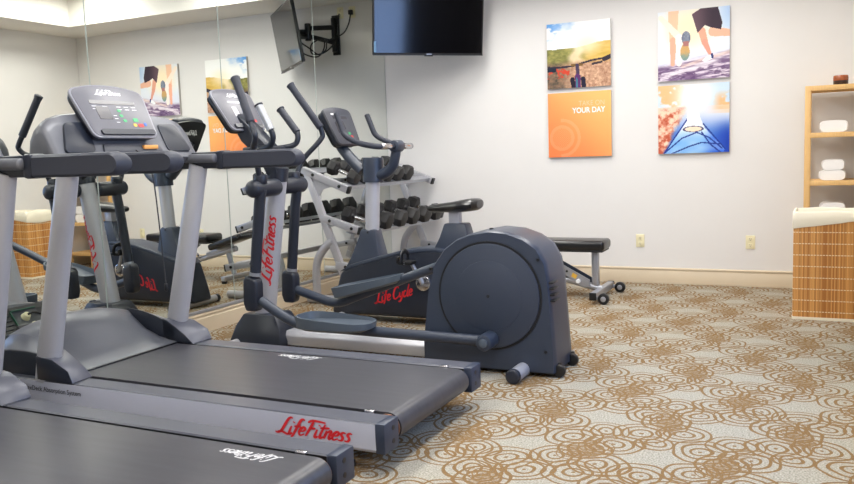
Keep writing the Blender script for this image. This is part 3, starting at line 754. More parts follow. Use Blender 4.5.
    for s, dx, dz in ((-1, -.08, .165), (1, .08, -.165)):
        y0 = yc + s * .155; c = (1.53 + dx, yc + s * .23, .325 + dz)
        ca = T.part('crank_arm', B().tube([(1.53, y0, .325), (1.53 + dx, y0 + s * .02, .325 + dz)], .016, 10, capr=.6).cyl((c[0], y0, c[2]), (c[0], c[1] + s * .05, c[2]), .009), 'steel')
        pd = T.part('pedal', B().box(c, (.11, .10, .028), .008).box((c[0] - .06, c[1], c[2] + .02), (.02, .09, .05), .006), 'black')
        T.part('pedal_strap', B().tube([(c[0] - .02, c[1] - .055, c[2]), (c[0] - .02, c[1] - .05, c[2] + .06), (c[0] - .02, c[1], c[2] + .085), (c[0] - .02, c[1] + .05, c[2] + .06), (c[0] - .02, c[1] + .055, c[2])], .009, 8, smooth=4, flat=2), 'black', pd)
    for x in (.80, 1.74):
        st = T.part('stabilizer', B().tube([(x, yc - .27, .034), (x, yc + .27, .034)], .034, 16), 'silver')
        T.each('end_cap', B().tube([(x, yc - .30, .034), (x, yc - .265, .034)], .0355, 16, capr=.3).tube([(x, yc + .265, .034), (x, yc + .30, .034)], .0355, 16, capr=.3), 'dark', st)
    return T.o
bike()

# ================================================================== DUMBBELL RACK
RY0, RY1 = 5.917, 7.575
UPB, UPF = V((.10, 1.175)), V((.56, .992))      # upper arm back / front (x, z)
LOB, LOF = V((.27, .76)), V((.65, .645))
BOB, BOF = V((.40, .352)), V((.815, .283))
def rack():
    T = Thing('dumbbell_rack', (.4, 6.7, 0), 'silver two-tier dumbbell rack standing along the mirror in the corner', 'dumbbell rack')
    def bar(b, p, q, y, h=.055, w=.045):
        d = (V((q[0], 0, q[1])) - V((p[0], 0, p[1]))); L_ = d.length; d.normalize(); n = V((-d.z, 0, d.x))
        b.box((V((p[0], y, p[1])) + V((q[0], y, q[1]))) / 2, (L_, w, h), .006, frame_rot(d, V((0, 1, 0)), n))
    for y in (RY0, RY1):
        b = B(); bar(b, (.135, 1.165), (.475, .25), y, .062); bar(b, (.475, .25), (.50, .18), y, .06)
        f = T.part('end_frame', b, 'silver')
        for k, (p, q) in enumerate(((UPB, UPF), (LOB, LOF), (BOB, BOF))):
            b = B(); bar(b, p, q, y, .062, .05); a = T.part('tier_arm', b, 'silver')
            d = (q - p).normalized(); e = q + d * .004
            b = B(); bar(b, q - d * .012, q + d * .008, y, .066, .054); T.part('arm_cap', b, 'black', a)
            b = B()
            for u in (.25, .82):
                c = p + (q - p) * u
                b.cyl((c.x, y - .034, c.y), (c.x, y + .034, c.y), .014, n=12, bevel=.003)
            T.each('bolt', b, 'black', a)
        # gusset under the upper arm
        b = B().prism([(.20, 1.11), (.40, 1.03), (.30, 1.00), (.245, .93), (.235, .90)], y - .006, y + .006); T.part('gusset', b, 'silver', f)
        b = B().tube([(.375, y, .555), (.33, y, .53), (.27, y, .475), (.215, y, .40), (.19, y, .31), (.185, y, .2), (.185, y, .04)], .036, 16, smooth=4)
        T.part('curved_leg', b, 'silver')
        b = B().tube([(.10, y, .038), (.80, y, .038)], .037, 16, capr=.3); T.part('foot_tube', b, 'silver')
    for p, q, lab in ((UPB, UPF, 0), (LOB, LOF, 1)):
        d = (q - p).normalized(); n = V((-d.y, d.x)); L_ = (q - p).length
        R_ = frame_rot(V((d.x, 0, d.y)), V((0, 1, 0)), V((n.x, 0, n.y)))
        c = (p + q) / 2; t0 = n * (.014, -.046)[lab]
        b = B()
        mid = V((c.x + t0.x, (RY0 + RY1) / 2, c.y + t0.y)); ln = RY1 - RY0 + .05
        for k in (-1, 1):
            e = mid + V((d.x, 0, d.y)) * k * (L_ / 2 - .075)
            b.box(e, (.085, ln, .006), 0, R_)
            b.box(e + V((d.x, 0, d.y)) * k * .042 - V((n.x, 0, n.y)) * .008, (.006, ln, .03), 0, R_)
        T.part('tier_rails', b, 'steel')
    b = B(); c = (BOB + BOF) / 2
    b.box((c.x + .06, (RY0 + RY1) / 2, c.y + .0), (.06, RY1 - RY0, .05), .005); T.part('cross_beam', b, 'silver')
    return T.o
rack()

def dumbbell_proto():
    T = Thing('dumbbell', (0, 0, 0), '', 'dumbbell', 'rubber hex dumbbells on the rack')
    T.part('handle', B().tube([(-.07, 0, 0), (-.03, 0, 0), (0, 0, 0), (.03, 0, 0), (.07, 0, 0)], [.014, .015, .0175, .015, .014], 14), 'chrome')
    for s in (-1, 1):
        secs = []
        for x, r in ((.066, .045), (.072, .060), (.085, .065), (.125, .065), (.142, .058), (.146, .044)):
            secs.append([(s * x, r * cos(k * pi / 3), r * sin(k * pi / 3)) for k in range(6)])
        T.part('head', B().loft(secs), 'rubber', angle=20)
    return T.o
proto = dumbbell_proto()
ordw = ['at the near end', 'second from the near end', 'third from the near end', 'fourth from the near end', 'third from the far end', 'second from the far end', 'at the far end']
first = True
for tier, (p, q, u0, n_db, ys, dy) in enumerate(((UPB, UPF, .60, 6, 6.10, .195), (LOB, LOF, .59, 6, 6.19, .252))):
    d = (q - p).normalized(); n = V((-d.y, d.x)); th = math.atan2(-d.y, d.x)
    for i in range(n_db):
        s_ = (1.08 + .03 * i, 1.30 + .02 * i)[tier]
        o = proto if first else copy_tree(proto); first = False
        apo = .065 * cos(pi / 6) * s_
        c = p + (q - p) * (u0 + .02 * random.uniform(-1, 1)) + n * ((.018, -.042)[tier] + apo)
        o.location = (c.x, ys + i * dy, c.y)
        o.rotation_euler = (0, th, radians(random.uniform(-3, 3))); o.scale = (s_ * (.98, .90)[tier], s_, s_)
        w_ = ordw[:3] + ordw[4:]
        o['label'] = 'black rubber hex dumbbell on the %s tier of the rack, %s' % (('upper', 'lower')[tier], w_[i])

# ================================================================== WEIGHT BENCH
def bench():
    T = Thing('weight_bench', (1.9, 6.79, 0), 'black padded weight bench with grey wheeled frame by the back wall', 'weight bench')
    yc = 6.79
    b = B().box((2.115, yc, .459), (.87, .275, .088), .030, seg=4); pd = T.part('back_pad', b, 'vinyl')
    T.part('pad_base', B().box((2.115, yc, .411), (.84, .24, .014), .004), 'black', pd)
    R_ = Matrix.Rotation(-radians(-17), 3, 'Y')
    b = B().box((1.475, yc, .425), (.43, .27, .07), .027, R_, seg=4); T.part('seat_pad', b, 'vinyl')
    b = B().tube([(2.50, yc, .075), (1.85, yc, .235), (1.40, yc, .35)], .03, 12).box((1.62, yc, .325), (.36, .06, .05), .008, R_)
    fr = T.part('main_beam', b, 'steel')
    b = B().box((2.50, yc, .065), (.055, .62, .06), .008); T.part('rear_crossbar', b, 'steel')
    T.each('crossbar_end', B().box((2.50, yc - .318, .065), (.058, .016, .063), .004).box((2.50, yc + .318, .065), (.058, .016, .063), .004), 'black')
    b = B().box((2.445, yc, .24), (.06, .05, .33), .008); T.part('rear_post', b, 'steel')
    for y in (yc - .30, yc + .30):
        b = B().cyl((2.585, y - .02, .047), (2.585, y + .02, .047), .047, bevel=.008); w = T.part('wheel', b, 'black')
        T.part('hub', B().cyl((2.585, y - .024, .047), (2.585, y + .024, .047), .022, bevel=.003).box((2.545, y, .052), (.08, .016, .03), .004), 'steel', w)
    for dy in (-.055, .055):
        b = B().prism([(1.93, .375), (1.99, .385), (2.41, .16), (2.40, .10), (2.34, .10)], yc + dy - .005, yc + dy + .005); l = T.part('ladder_plate', b, 'slate' if dy > 0 else 'steel')
        if dy < 0:
            T.part('warning_sticker', B().box((2.275, yc + dy - .0062, .192), (.045, .0016, .036), 0, Matrix.Rotation(.5, 3, 'Y')), 'yellow', l, 'yellow warning sticker')
            bb = B()
            for k in range(4): bb.cyl((2.03 + k * .06, yc + dy - .004, .325 - k * .032), (2.03 + k * .06, yc + dy - .0065, .325 - k * .032), .010, n=10)
            T.each('ladder_hole', bb, 'black', l)
    T.part('pull_knob', B().cyl((2.315, yc - .06, .150), (2.315, yc - .10, .150), .018, bevel=.004), 'white')
    b = B().tube([(2.0, yc - .04, .21), (1.985, yc - .05, .27), (1.94, yc - .05, .30), (1.89, yc - .05, .28), (1.88, yc - .04, .235)], .012, 10, smooth=4); T.part('carry_handle', b, 'chrome')
    b = B().tube([(1.52, yc, .33), (1.44, yc, .06)], .028, 12).box((1.43, yc, .05), (.055, .42, .05), .008); T.part('front_leg', b, 'steel')
    for y in (yc - .19, yc + .19): T.part('rubber_foot', B().cyl((1.43, y, 0), (1.43, y, .03), .028, bevel=.004), 'black')
    return T.o
bench()

# ================================================================== TELEVISION ON ITS WALL ARM
def tv():
    bl, br = V((.397, 6.72, 0)), V((1.188, 7.474, 0)); xd = (br - bl).normalized(); out = V((xd.y, -xd.x, 0))
    tl = radians(8.5); yd = (V((0, 0, 1)) * cos(tl) + out * sin(tl)).normalized(); nn = xd.cross(yd)
    Wd, Ht = (br - bl).length, .625; C0 = (bl + br) / 2 + V((0, 0, 2.205)) + yd * Ht / 2
    T = Thing('television', C0, 'black wall-mounted flat television with a dark screen, tilted down over the corner', 'television')
    out_ = rrect(Wd, Wd, Ht, .008)
    slab(b := B(), out_, C0, xd, yd, -.035, 0, .004); cs = T.part('casing', b, 'black')
    slab(b := B(), [q * .62 for q in out_], C0 - yd * .05, xd, yd, -.075, -.03, .012, shrink=.9); T.part('rear_bulge', b, 'black', cs)
    ow = rrect(Wd - .028, Wd - .028, Ht - .034, .004)
    slab(b := B(), ow, C0 + yd * .004, xd, yd, -.01, .0012); T.part('screen', b, 'screen')
    slab(b := B(), rrect(Wd, Wd, .012, .003), C0 - yd * (Ht / 2 - .004), xd, yd, -.004, .003); T.part('bottom_trim', b, 'black', cs)
    slab(b := B(), rrect(.05, .05, .012, .002), C0 - yd * (Ht / 2 - .010) , xd, yd, .001, .0045); T.part('badge', b, 'steel', cs)
    slab(b := B(), rrect(.08, .08, .012, .003), C0 - yd * (Ht / 2 + .004), xd, yd, -.02, -.004); T.part('sensor', b, 'black', cs)
    slab(b := B(), rrect(.022, .022, .10, .002), C0 - xd * (Wd / 2 - .018) - yd * (Ht / 2 - .075), xd, yd, .0015, .0022); T.part('sticker', b, 'sticker', cs, 'small blue sticker on the screen corner')
    # arm: tv plate, two links, wall plate
    A = Thing('television_mount', (.575, 7.64, 2.38), 'black articulated wall arm holding the television, seen in the mirror', 'wall mount')
    back = C0 + nn * -.078
    slab(b := B(), rrect(.30, .30, .24, .01), C0, xd, yd, -.098, -.077, .003); A.part('screen_plate', b, 'black')
    A.part('wall_plate', B().box((.575, 7.652, 2.58), (.085, .03, .42), .006).cyl((.575, 7.615, 2.40), (.575, 7.615, 2.76), .03, bevel=.005), 'black')
    elbow = V((.72, 7.33, 0)); tvp = back + nn * -.03
    for z in (2.66, 2.50):
        b = B(); 
        for p, q in ((V((.575, 7.615, z)), V((elbow.x, elbow.y, 2.59 + (z - 2.58) * .5))), (V((elbow.x, elbow.y, 2.57 + (z - 2.58) * .3)), V((tvp.x, tvp.y, 2.55 + (z - 2.58) * .3)))):
            b.tube([p, q], .026, 10, flat=.8)
        A.part('arm_link', b, 'black')
    A.each('elbow_joint', B().cyl((elbow.x, elbow.y, 2.50), (elbow.x, elbow.y, 2.68), .033, bevel=.006).cyl((tvp.x, tvp.y, 2.47), (tvp.x, tvp.y, 2.63), .03, bevel=.005), 'black')
    # cords from the screen to the outlets
    b = B().tube([(.80, 7.20, 2.45), (.74, 7.28, 2.36), (.62, 7.34, 2.33), (.56, 7.38, 2.42), (.60, 7.42, 2.52), (.70, 7.36, 2.47), (.66, 7.3, 2.36), (.58, 7.42, 2.38), (.53, 7.58, 2.52), (.52, 7.62, 2.70), (.515, 7.635, 2.80)], .008, 8, smooth=6)
    o = obj('power_cord', b, 'black'); tag(o, 'black looped cord running from the television to the left wall outlet', 'cord', 'television cords')
    b = B().tube([(.78, 7.22, 2.50), (.68, 7.30, 2.41), (.60, 7.33, 2.35), (.54, 7.38, 2.40), (.56, 7.46, 2.50), (.46, 7.60, 2.58), (.40, 7.63, 2.68), (.372, 7.635, 2.79)], .008, 8, smooth=6)
    b.box((.37, 7.632, 2.80), (.045, .04, .05), .008)
    o = obj('power_cord', b, 'black'); tag(o, 'black cord with a plug in the right outlet behind the television', 'cord', 'television cords')
tv()

def outlet(x, z, label):
    T = Thing('wall_outlet', (x, ROOM_D, z), label, 'outlet', 'wall outlets')
    T.part('cover_plate', B().box((x, ROOM_D - .004, z), (.078, .008, .120), .003), 'ivory')
    for dz in (-.027, .027):
        r = T.part('receptacle', B().box((x, ROOM_D - .0085, z + dz), (.034, .004, .032), .0015), 'ivory')
        b = B()
        for dx in (-.007, .007): b.box((x + dx, ROOM_D - .0108, z + dz + .004), (.003, .001, .010))
        b.cyl((x, ROOM_D - .0105, z + dz - .009), (x, ROOM_D - .0113, z + dz - .009), .003, n=8)
        T.part('slot', b, 'slot', r)
outlet(2.648, .396, 'ivory double outlet low on the back wall, right of the bench')
outlet(3.610, .396, 'ivory double outlet low on the back wall, left of the hamper')
outlet(.518, 2.812, 'ivory outlet high behind the television, the one toward the screen in the mirror')
outlet(.370, 2.806, 'ivory outlet high behind the television with a black plug, nearest the mirror')

# ================================================================== CANVAS PRINTS
def _h(i, j, s=0):
    n = (i * 374761393 + j * 668265263 + s * 1442695041) & 0xffffffff; n = ((n ^ (n >> 13)) * 1274126177) & 0xffffffff
    return ((n ^ (n >> 16)) & 0xffff) / 65535
def vn(x, y, s=0):
    i, j = math.floor(x), math.floor(y); u, v = x - i, y - j; u, v = u * u * (3 - 2 * u), v * v * (3 - 2 * v)
    return (_h(i, j, s) * (1 - u) + _h(i + 1, j, s) * u) * (1 - v) + (_h(i, j + 1, s) * (1 - u) + _h(i + 1, j + 1, s) * u) * v
def mixc(a, b, t): t = max(0, min(1, t)); return tuple(x + (y - x) * t for x, y in zip(a, b))
def ss(a, b, x): t = max(0, min(1, (x - a) / (b - a))); return t * t * (3 - 2 * t)
def seg(u, v, a, b):
    ax, ay = a; bx, by = b; dx, dy = bx - ax, by - ay; t = max(0, min(1, ((u - ax) * dx + (v - ay) * dy) / (dx * dx + dy * dy)))
    return math.hypot(u - ax - dx * t, v - ay - dy * t), t
def inpoly(u, v, P):
    r = False; j = len(P) - 1
    for i in range(len(P)):
        if (P[i][1] > v) != (P[j][1] > v) and u < (P[j][0] - P[i][0]) * (v - P[i][1]) / (P[j][1] - P[i][1]) + P[i][0]: r = not r
        j = i
    return r

def fb(x, y, s=0): return .5 * vn(x, y, s) + .3 * vn(x * 2.1, y * 2.1, s + 11) + .2 * vn(x * 4.3, y * 4.3, s + 23)
def cycling(u, v):
    c = mixc((104, 164, 230), (253, 253, 251), ss(.0, .42, u * .8 + (.96 - v) * 1.1 + .30 * (fb(u * 5, v * 8) - .4)))
    if u < .4: c = mixc(c, (250, 251, 253), ss(.48, .66, fb(u * 7, v * 14, 3)) * ss(.4, .1, u))
    hz = .60 + .07 * ss(.45, .95, u) + .02 * vn(u * 9, 1)
    if v < hz:
        left = mixc((84, 92, 50), (192, 180, 104), fb(u * 12, v * 22)); right = mixc((244, 204, 124), (196, 160, 66), fb(u * 7, v * 26, 2))
        c = mixc(left, right, ss(.40, .72, u)); pw = .05 + .30 * max(0, .62 - v); path = ss(pw + .06, pw * .4, abs(u - .46 - .10 * (v - .4) + .03 * sin(v * 30)))
        c = mixc(c, (253, 228, 190), path * .8)
        g = mixc((242, 206, 172), (146, 98, 76), fb(u * 30, v * 34, 5)); gl = mixc((58, 62, 58), (186, 138, 106), fb(u * 20, v * 24, 6))
        c = mixc(c, mixc(gl, g, ss(.18, .45, u)), ss(.45, .33, v))
        if u < .36 and .16 < v < .34: c = mixc(c, (206, 70, 48), ss(.56, .66, fb(u * 16, v * 16, 8)))
    c = mixc(c, (255, 240, 206), .8 * ss(.36, .0, math.hypot(u - .64, (v - .64) * 1.5)))
    bar = [(.02, .335), (.22, .325), (.42, .335), (.54, .365), (.70, .40), (.88, .42), (1.0, .455)]
    for a, b in zip(bar, bar[1:]):
        if seg(u, v, a, b)[0] < .014: c = (52, 44, 60)
    for a, b, r, k in (((.02, .30), (.12, .29), .032, (34, 42, 58)), ((.90, .405), (1.0, .44), .034, (52, 46, 60)), ((.72, .345), (.86, .365), .016, (60, 52, 60)), ((.40, .35), (.55, .35), .020, (120, 92, 50)),
                       ((.48, .34), (.49, .20), .028, (70, 58, 84)), ((.40, .13), (.42, .02), .036, (36, 32, 50)), ((.57, .13), (.58, .02), .036, (36, 34, 56)), ((.485, .17), (.49, .0), .045, (92, 50, 104)), ((.47, .15), (.475, .0), .010, (60, 130, 150))):
        if seg(u, v, a, b)[0] < r: c = k
    return c
def slogan(u, v):
    c = mixc((250, 132, 78), (252, 190, 116), ss(.0, 1.1, u * .55 + v * .6))
    d = math.hypot(u - .22, v - .30)
    if .15 < d < .20 or (.25 < d < .30 and u > .2): c = mixc(c, (255, 190, 150), .30)
    if d < .15 and (int(u * 60) + int(v * 60)) % 2: c = mixc(c, (255, 180, 130), .35)
    return c
def runner(u, v):
    c = mixc((232, 238, 246), (255, 236, 200), ss(.55, .05, math.hypot(u - .42, v - .72)))
    c = mixc(c, (176, 204, 238), ss(.72, 1.05, u) * ss(.45, .9, v)); c = mixc(c, (222, 226, 240), ss(.6, .25, v))
    gl = .20 + .16 * u
    if v < gl + .05:
        st = fb(u * 4 + v * 5, v * 40 - u * 5, 9)
        c = mixc(c, mixc((120, 96, 132), (226, 214, 226), ss(.30, .66, st)), ss(gl + .05, gl - .03, v))
        c = mixc(c, (92, 66, 104), .75 * ss(.5, .68, fb(u * 12, v * 30, 4)) * ss(.22, .08, v - .06 * u))
    d_, t_ = seg(u, v, (.18, .09), (1.0, .30)); c = mixc(c, (240, 234, 240), .7 * ss(.035, .01, d_) * ss(.6, .3, abs(t_ - .35)))
    d_, t_ = seg(u, v, (.35, .20), (1.0, .36)); c = mixc(c, (240, 206, 186), .55 * ss(.04, .0, d_))
    # left leg
    for a, b, r0, r1, k in (((.22, 1.0), (.22, .58), .075, .055, (250, 202, 168)), ((.22, .58), (.21, .24), .05, .03, (244, 178, 152)), ((.04, .92), (.30, .62), .035, .05, (253, 236, 218)), ((.30, .62), (.30, .24), .05, .035, (253, 240, 232))):
        d, t = seg(u, v, a, b)
        if d < r0 + (r1 - r0) * t: c = k
    # lifted sole
    if ((u - .40) / .062) ** 2 + ((v - .60) / .10) ** 2 < 1: c = mixc((150, 158, 172), (98, 108, 128), vn(u * 40, v * 40))
    if ((u - .385) / .066) ** 2 + ((v - .40) / .12) ** 2 < 1: c = mixc((206, 166, 110), (128, 156, 150), ss(.42, .32, v + .1 * (fb(u * 20, v * 20) - .5)))
    if abs(u - .40) < .04 and abs(v - .52) < .035: c = (176, 120, 116)
    # right leg and shorts
    for a, b, r0, r1, k in (((.62, .68), (.66, .52), .05, .045, (232, 170, 144)), ((.66, .52), (.745, .32), .042, .02, (226, 160, 140)), ((.78, .66), (1.02, .62), .07, .045, (240, 186, 158))):
        d, t = seg(u, v, a, b)
        if d < r0 + (r1 - r0) * t: c = k
    if inpoly(u, v, [(.48, .93), (.60, 1.0), (.84, 1.0), (.90, .78), (.88, .68), (.74, .72), (.66, .76), (.56, .66), (.53, .76)]): c = mixc((104, 82, 92), (62, 50, 62), ss(.5, .8, u))
    if inpoly(u, v, [(.62, .26), (.70, .33), (.76, .34), (.77, .28), (.66, .24)]): c = (246, 248, 252)
    if seg(u, v, (.76, .34), (.765, .30))[0] < .016: c = (52, 62, 120)
    return c
def kayak(u, v):
    c = mixc((206, 226, 244), (255, 250, 244), ss(.5, .1, math.hypot(u - .42, v - .85)))
    if v < .68:
        c = mixc((60, 112, 206), (226, 232, 246), ss(.18, .62, v)); c = mixc(c, (36, 70, 180), ss(.7, 1., u) * ss(.55, .2, v))
    if v > .62: c = mixc(c, (238, 190, 138), ss(.40, .58, fb(u * 8, v * 9, 2)) * (ss(.5, .1, u) + ss(.74, .9, u) * ss(.92, .74, v)))
    if .56 < v <= .68: c = mixc(c, (240, 208, 178), .75 * (ss(.6, 1, u) + ss(.5, .2, u)))
    edge = .10 + .46 * v
    k_ = ss(edge + .07, edge - .02, u + .08 * fb(v * 14, u * 14, 1)) * ss(.72, .60, v)
    c = mixc(c, mixc((196, 92, 66), (250, 216, 190), ss(.28, .78, fb(u * 16, v * 20, 7) + .12 * ss(.3, .7, v))), k_)
    c = mixc(c, (255, 254, 250), .95 * ss(.27, .05, math.hypot(u - .5, v - .80)))
    hull = [(.08, 0.), (.46, .56), (.58, .56), (.66, .36), (.94, .05), (.92, 0.)]
    if inpoly(u, v, hull):
        c = mixc((118, 178, 240), (242, 247, 253), ss(.16, .42, v)); c = mixc(c, (36, 88, 214), ss(.62, .86, u + .2 * (.3 - v)) * .9)
        c = mixc(c, (226, 240, 252), .45 * vn(u * 8, v * 14))
    for P in ([(.10, .02), (.34, .22), (.55, .30), (.72, .22), (.90, .06)], [(.20, .0), (.45, .10), (.62, .15), (.86, .12)], [(.62, .3), (.74, .12), (.88, .0)], [(.46, .56), (.08, .0)], [(.64, .42), (.94, .05)]):
        for a, b in zip(P, P[1:]):
            if seg(u, v, a, b)[0] < .010: c = (34, 60, 150)
    e = ((u - .50) / .15) ** 2 + ((v - .35) / .045) ** 2
    if e < 1: c = (250, 226, 200) if e < .6 else (90, 86, 120)
    if ((u - .50) / .09) ** 2 + ((v - .52) / .12) ** 2 < 1: c = (252, 252, 253)
    return c

def canvas(x0, zt, paint, label, n=128):
    w, t = .61, .030
    c = (x0 + w / 2, ROOM_D - t / 2 - .001, zt - w / 2)
    T = Thing('canvas_print', (c[0], ROOM_D, c[2]), label, 'picture', 'square canvas prints on the back wall')
    cv = T.part('stretched_canvas', B().box(c, (w, t - .002, w), .003), 'canvas')
    bm = bmesh.new(); y = ROOM_D - t - .0015
    col = bm.loops.layers.float_color.new('print')
    g = [[bm.verts.new((x0 + w * i / n, y, zt - w + w * j / n)) for j in range(n + 1)] for i in range(n + 1)]
    for i in range(n):
        for j in range(n):
            f = bm.faces.new((g[i][j], g[i + 1][j], g[i + 1][j + 1], g[i][j + 1])); k = s2l(tuple(min(255, max(0, q)) for q in paint((i + .5) / n, (j + .5) / n))) + (1,)
            for l in f.loops: l[col] = k
    o = T.part('printed_picture', bm, 'print', cv)
    return T, cv, y
canvas(1.786, 2.456, cycling, 'square canvas print of a mountain bike handlebar on a sunny trail, upper left')
T, cv, y = canvas(1.786, 2.456 - .65, slogan, 'square orange canvas print with the white words YOUR DAY')
T.part('lettering', print_text('YOUR DAY', (1.786 + .551, y - .0008, 1.806 - .196), (1, 0, 0), (0, 0, 1), .070, 0, 'RIGHT', .028, .88), 'white', cv)
T.part('thin_lettering', print_text('TAKE ON', (1.786 + .551, y - .0008, 1.806 - .130), (1, 0, 0), (0, 0, 1), .066, 0, 'RIGHT', -.006, .88), 'faint', cv)
canvas(2.823, 2.458, runner, 'square canvas print of a runner in dark shorts tying up, upper right')
canvas(2.823, 2.458 - .65, kayak, 'square canvas print of a blue kayak bow on autumn water, lower right')

# ================================================================== SHELF, TOWELS, HAMPER
def shelf():
    x0, x1, y0, y1, zt = 4.04, 4.47, 7.24, 7.62, 1.705
    T = Thing('shelf_unit', ((x0 + x1) / 2, (y0 + y1) / 2, 0), 'open light bamboo shelf unit in the right corner behind the hamper', 'shelf unit')
    for x in (x0 + .022, x1 - .022):
        for y in (y0 + .018, y1 - .018):
            T.part('post', B().box((x, y, zt / 2), (.044, .034, zt), .004), 'bamboo')
    for z in (zt - .021, 1.313, .93, .545, .165):
        b = B().box(((x0 + x1) / 2, (y0 + y1) / 2, z + .008), (x1 - x0 - .004, y1 - y0 - .006, .014), .002)
        for y in (y0 + .012, y1 - .012): b.box(((x0 + x1) / 2, y, z), (x1 - x0 - .002, .020, .040), .003)
        T.part('shelf_board', b, 'bamboo')
    b = B()
    for y in [y0 + .05 + k * .035 for k in range(9)]: b.box((x0 + .012, y, .25), (.010, .028, .20), .002)
    T.part('side_slats', b, 'bamboo')
shelf()
def towel(x, y, z, w, d, h, label, roll=0):
    T = Thing('folded_towel', (x, y, z), label, 'towel', 'white towels on the bamboo shelves')
    nl = 1
    b = B()
    for k in range(nl):
        hh = h / nl; zc = z + hh * (k + .5); secs = []
        for u in [i / 8 for i in range(9)]:
            r = 1 - .05 * abs(2 * u - 1) ** 4; yy = y - d / 2 + d * u; ring = []
            for t in [2 * pi * j / 20 for j in range(20)]:
                cx_, sz_ = cos(t), sin(t); e = .45
                px = math.copysign(abs(cx_) ** e, cx_) * w / 2 * r * (1 - .03 * k) ; pz = math.copysign(abs(sz_) ** .6, sz_) * hh / 2
                ring.append((x + px + .003 * sin(9 * u + k), yy, zc + pz * (1 + .06 * vn(px * 30, yy * 30, k))))
            secs.append(ring)
        b.loft(secs)
    if b: T.part('folded_layers', b, 'towel', angle=60)
towel(4.25, 7.40, 1.334, .205, .24, .092, 'white folded towel alone on the shelf below the candle bowl')
towel(4.245, 7.40, .951, .195, .24, .078, 'white folded towel at the bottom of the pair on the middle shelf')
towel(4.250, 7.40, 1.032, .165, .23, .082, 'white folded towel on top of the pair on the middle shelf')
towel(4.245, 7.40, .566, .20, .24, .100, 'white folded towel at the bottom of the stack behind the hamper top')
towel(4.250, 7.40, .672, .19, .23, .096, 'white folded towel on top of the stack just above the hamper')
T = Thing('candle_holder', (4.295, 7.38, zt_ := 1.7055), 'small round amber and dark brown glazed candle bowl on the shelf top', 'candle holder')
T.part('lower_band', B().lathe([(.001, 0), (.050, 0), (.054, .006), (.055, .034), (.001, .034)], (4.295, 7.38, zt_)), 'darkglaze')
T.part('upper_band', B().lathe([(.001, .034), (.055, .034), (.056, .052), (.054, .070), (.050, .076), (.043, .074), (.042, .056), (.001, .054)], (4.295, 7.38, zt_)), 'amber')

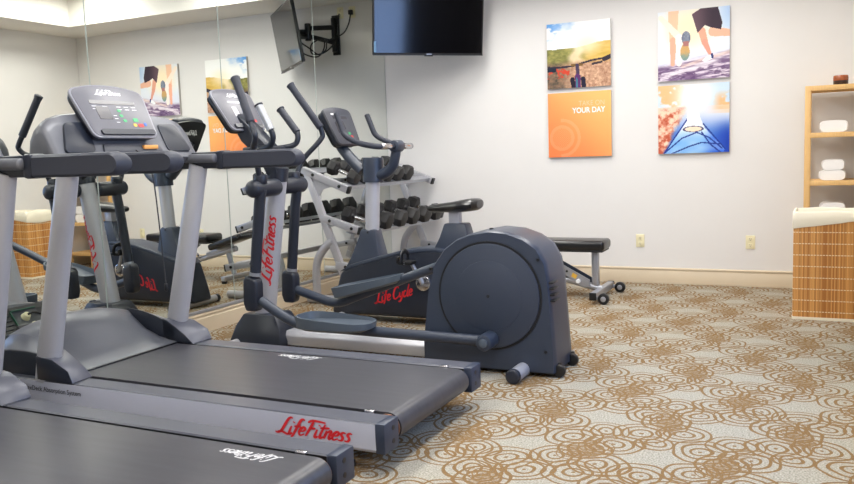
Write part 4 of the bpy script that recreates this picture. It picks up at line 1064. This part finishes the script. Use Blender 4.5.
def hamper():
    x0, x1, y0, y1 = 3.995, 4.47, 6.31, 6.67
    T = Thing('laundry_hamper', ((x0 + x1) / 2, (y0 + y1) / 2, 0), 'square bamboo slat laundry hamper with a cream fabric liner in front of the shelf', 'hamper')
    def ring(k, z, ins=0.): 
        a0, a1, c0, c1 = x0 + ins, x1 - ins, y0 + ins, y1 - ins; r = .012; out = []
        for cx_, cy_, a in ((a1 - r, c0 + r, -90), (a1 - r, c1 - r, 0), (a0 + r, c1 - r, 90), (a0 + r, c0 + r, 180)):
            for q in range(4): t = radians(a + q * 30); out.append((cx_ + r * cos(t), cy_ + r * sin(t), z))
        return out
    b = B().loft([ring(0, .02), ring(0, .74), ring(0, .74, .008), ring(0, .03, .008)])
    T.part('slatted_body', b, 'hamper')
    T.part('bottom_trim', B().loft([ring(0, 0, -.003), ring(0, .020, -.003)]), 'liner', label='white trim along the bottom edge')
    # liner folded over the rim: lower edge slants, top edge soft
    secs = []
    def lring(ins, zf, wob=0.):
        a0, a1, c0, c1 = x0 + ins, x1 - ins, y0 + ins, y1 - ins; pts = []
        for (p, q, n_) in (((a0, c0), (a1, c0), 14), ((a1, c0), (a1, c1), 10), ((a1, c1), (a0, c1), 14), ((a0, c1), (a0, c0), 10)):
            for k in range(n_):
                u = k / n_; x, y = p[0] + (q[0] - p[0]) * u, p[1] + (q[1] - p[1]) * u
                w_ = wob * (vn(x * 18, y * 18, 1) - .5)
                pts.append((x + w_, y + w_, zf(x, y)))
        return pts
    low = lambda x, y: .652 + .062 * (x - x0) / (x1 - x0) - .015 * sin((y - y0) * 9) + .008 * vn(x * 14, y * 14, 5)
    topz = lambda x, y: .762 + .014 * vn(x * 12, y * 12, 2)
    b = B().loft([lring(-.004, low, .008), lring(-.008, lambda x, y: low(x, y) + .02, .008), lring(-.005, lambda x, y: (topz(x, y) + low(x, y)) / 2, .012), lring(-.002, topz, .01), lring(.012, lambda x, y: topz(x, y) + .010, .01), lring(.022, topz, .008), lring(.03, lambda x, y: .60, .0)], caps=False)
    T.part('fabric_liner', b, 'liner', angle=60)
hamper()

# ================================================================== LIGHT
def area(name, loc, rot, sx, sy, power, col):
    l = bpy.data.lights.new(name, 'AREA'); l.shape = 'RECTANGLE'; l.size = sx; l.size_y = sy; l.energy = power; l.color = col
    o = bpy.data.objects.new(name, l); o.location = loc; o.rotation_euler = rot; COL.objects.link(o); return o
for y in (.6, 2.7, 4.8, 6.5):
    for x in LX: area('ceiling_lamp', (x, y, TRAY_Z - .065), (0, 0, 0), .55, 1.15, 17.5, (1., .995, .985))
area('window_daylight', (ROOM_W + .16, yc := (WY0 + WY1) / 2, (WZ0 + WZ1) / 2), (0, radians(90), 0), WZ1 - WZ0, WY1 - WY0, 44, (.30, .50, 1.0))
w = bpy.data.worlds.new('daylight'); SC.world = w; w.use_nodes = True
w.node_tree.nodes['Background'].inputs[0].default_value = (.55, .72, 1, 1); w.node_tree.nodes['Background'].inputs[1].default_value = 1.2

# ================================================================== CAMERA
f, yaw, pitch, roll, cx, H = 811.44, .4555, -.1088, -.0356, 4.1777, 1.2796
fw = V((-sin(yaw) * cos(pitch), cos(yaw) * cos(pitch), sin(pitch))); r = V((cos(yaw), sin(yaw), 0)); u = r.cross(fw)
R_, U_ = r * cos(roll) + u * sin(roll), -r * sin(roll) + u * cos(roll)
cam = bpy.data.cameras.new('camera'); cam.sensor_width = 36; cam.lens = f * 36 / 854; cam.clip_start = .05
co = bpy.data.objects.new('camera', cam); COL.objects.link(co)
mw = frame_rot(R_, U_, -fw).to_4x4(); mw.translation = V((cx, 0, H)); co.matrix_world = mw
SC.camera = co
SC.view_settings.view_transform = 'Standard'; SC.view_settings.look = 'None'; SC.view_settings.gamma = 1; SC.view_settings.use_curve_mapping = False
SC.view_settings.exposure = .26
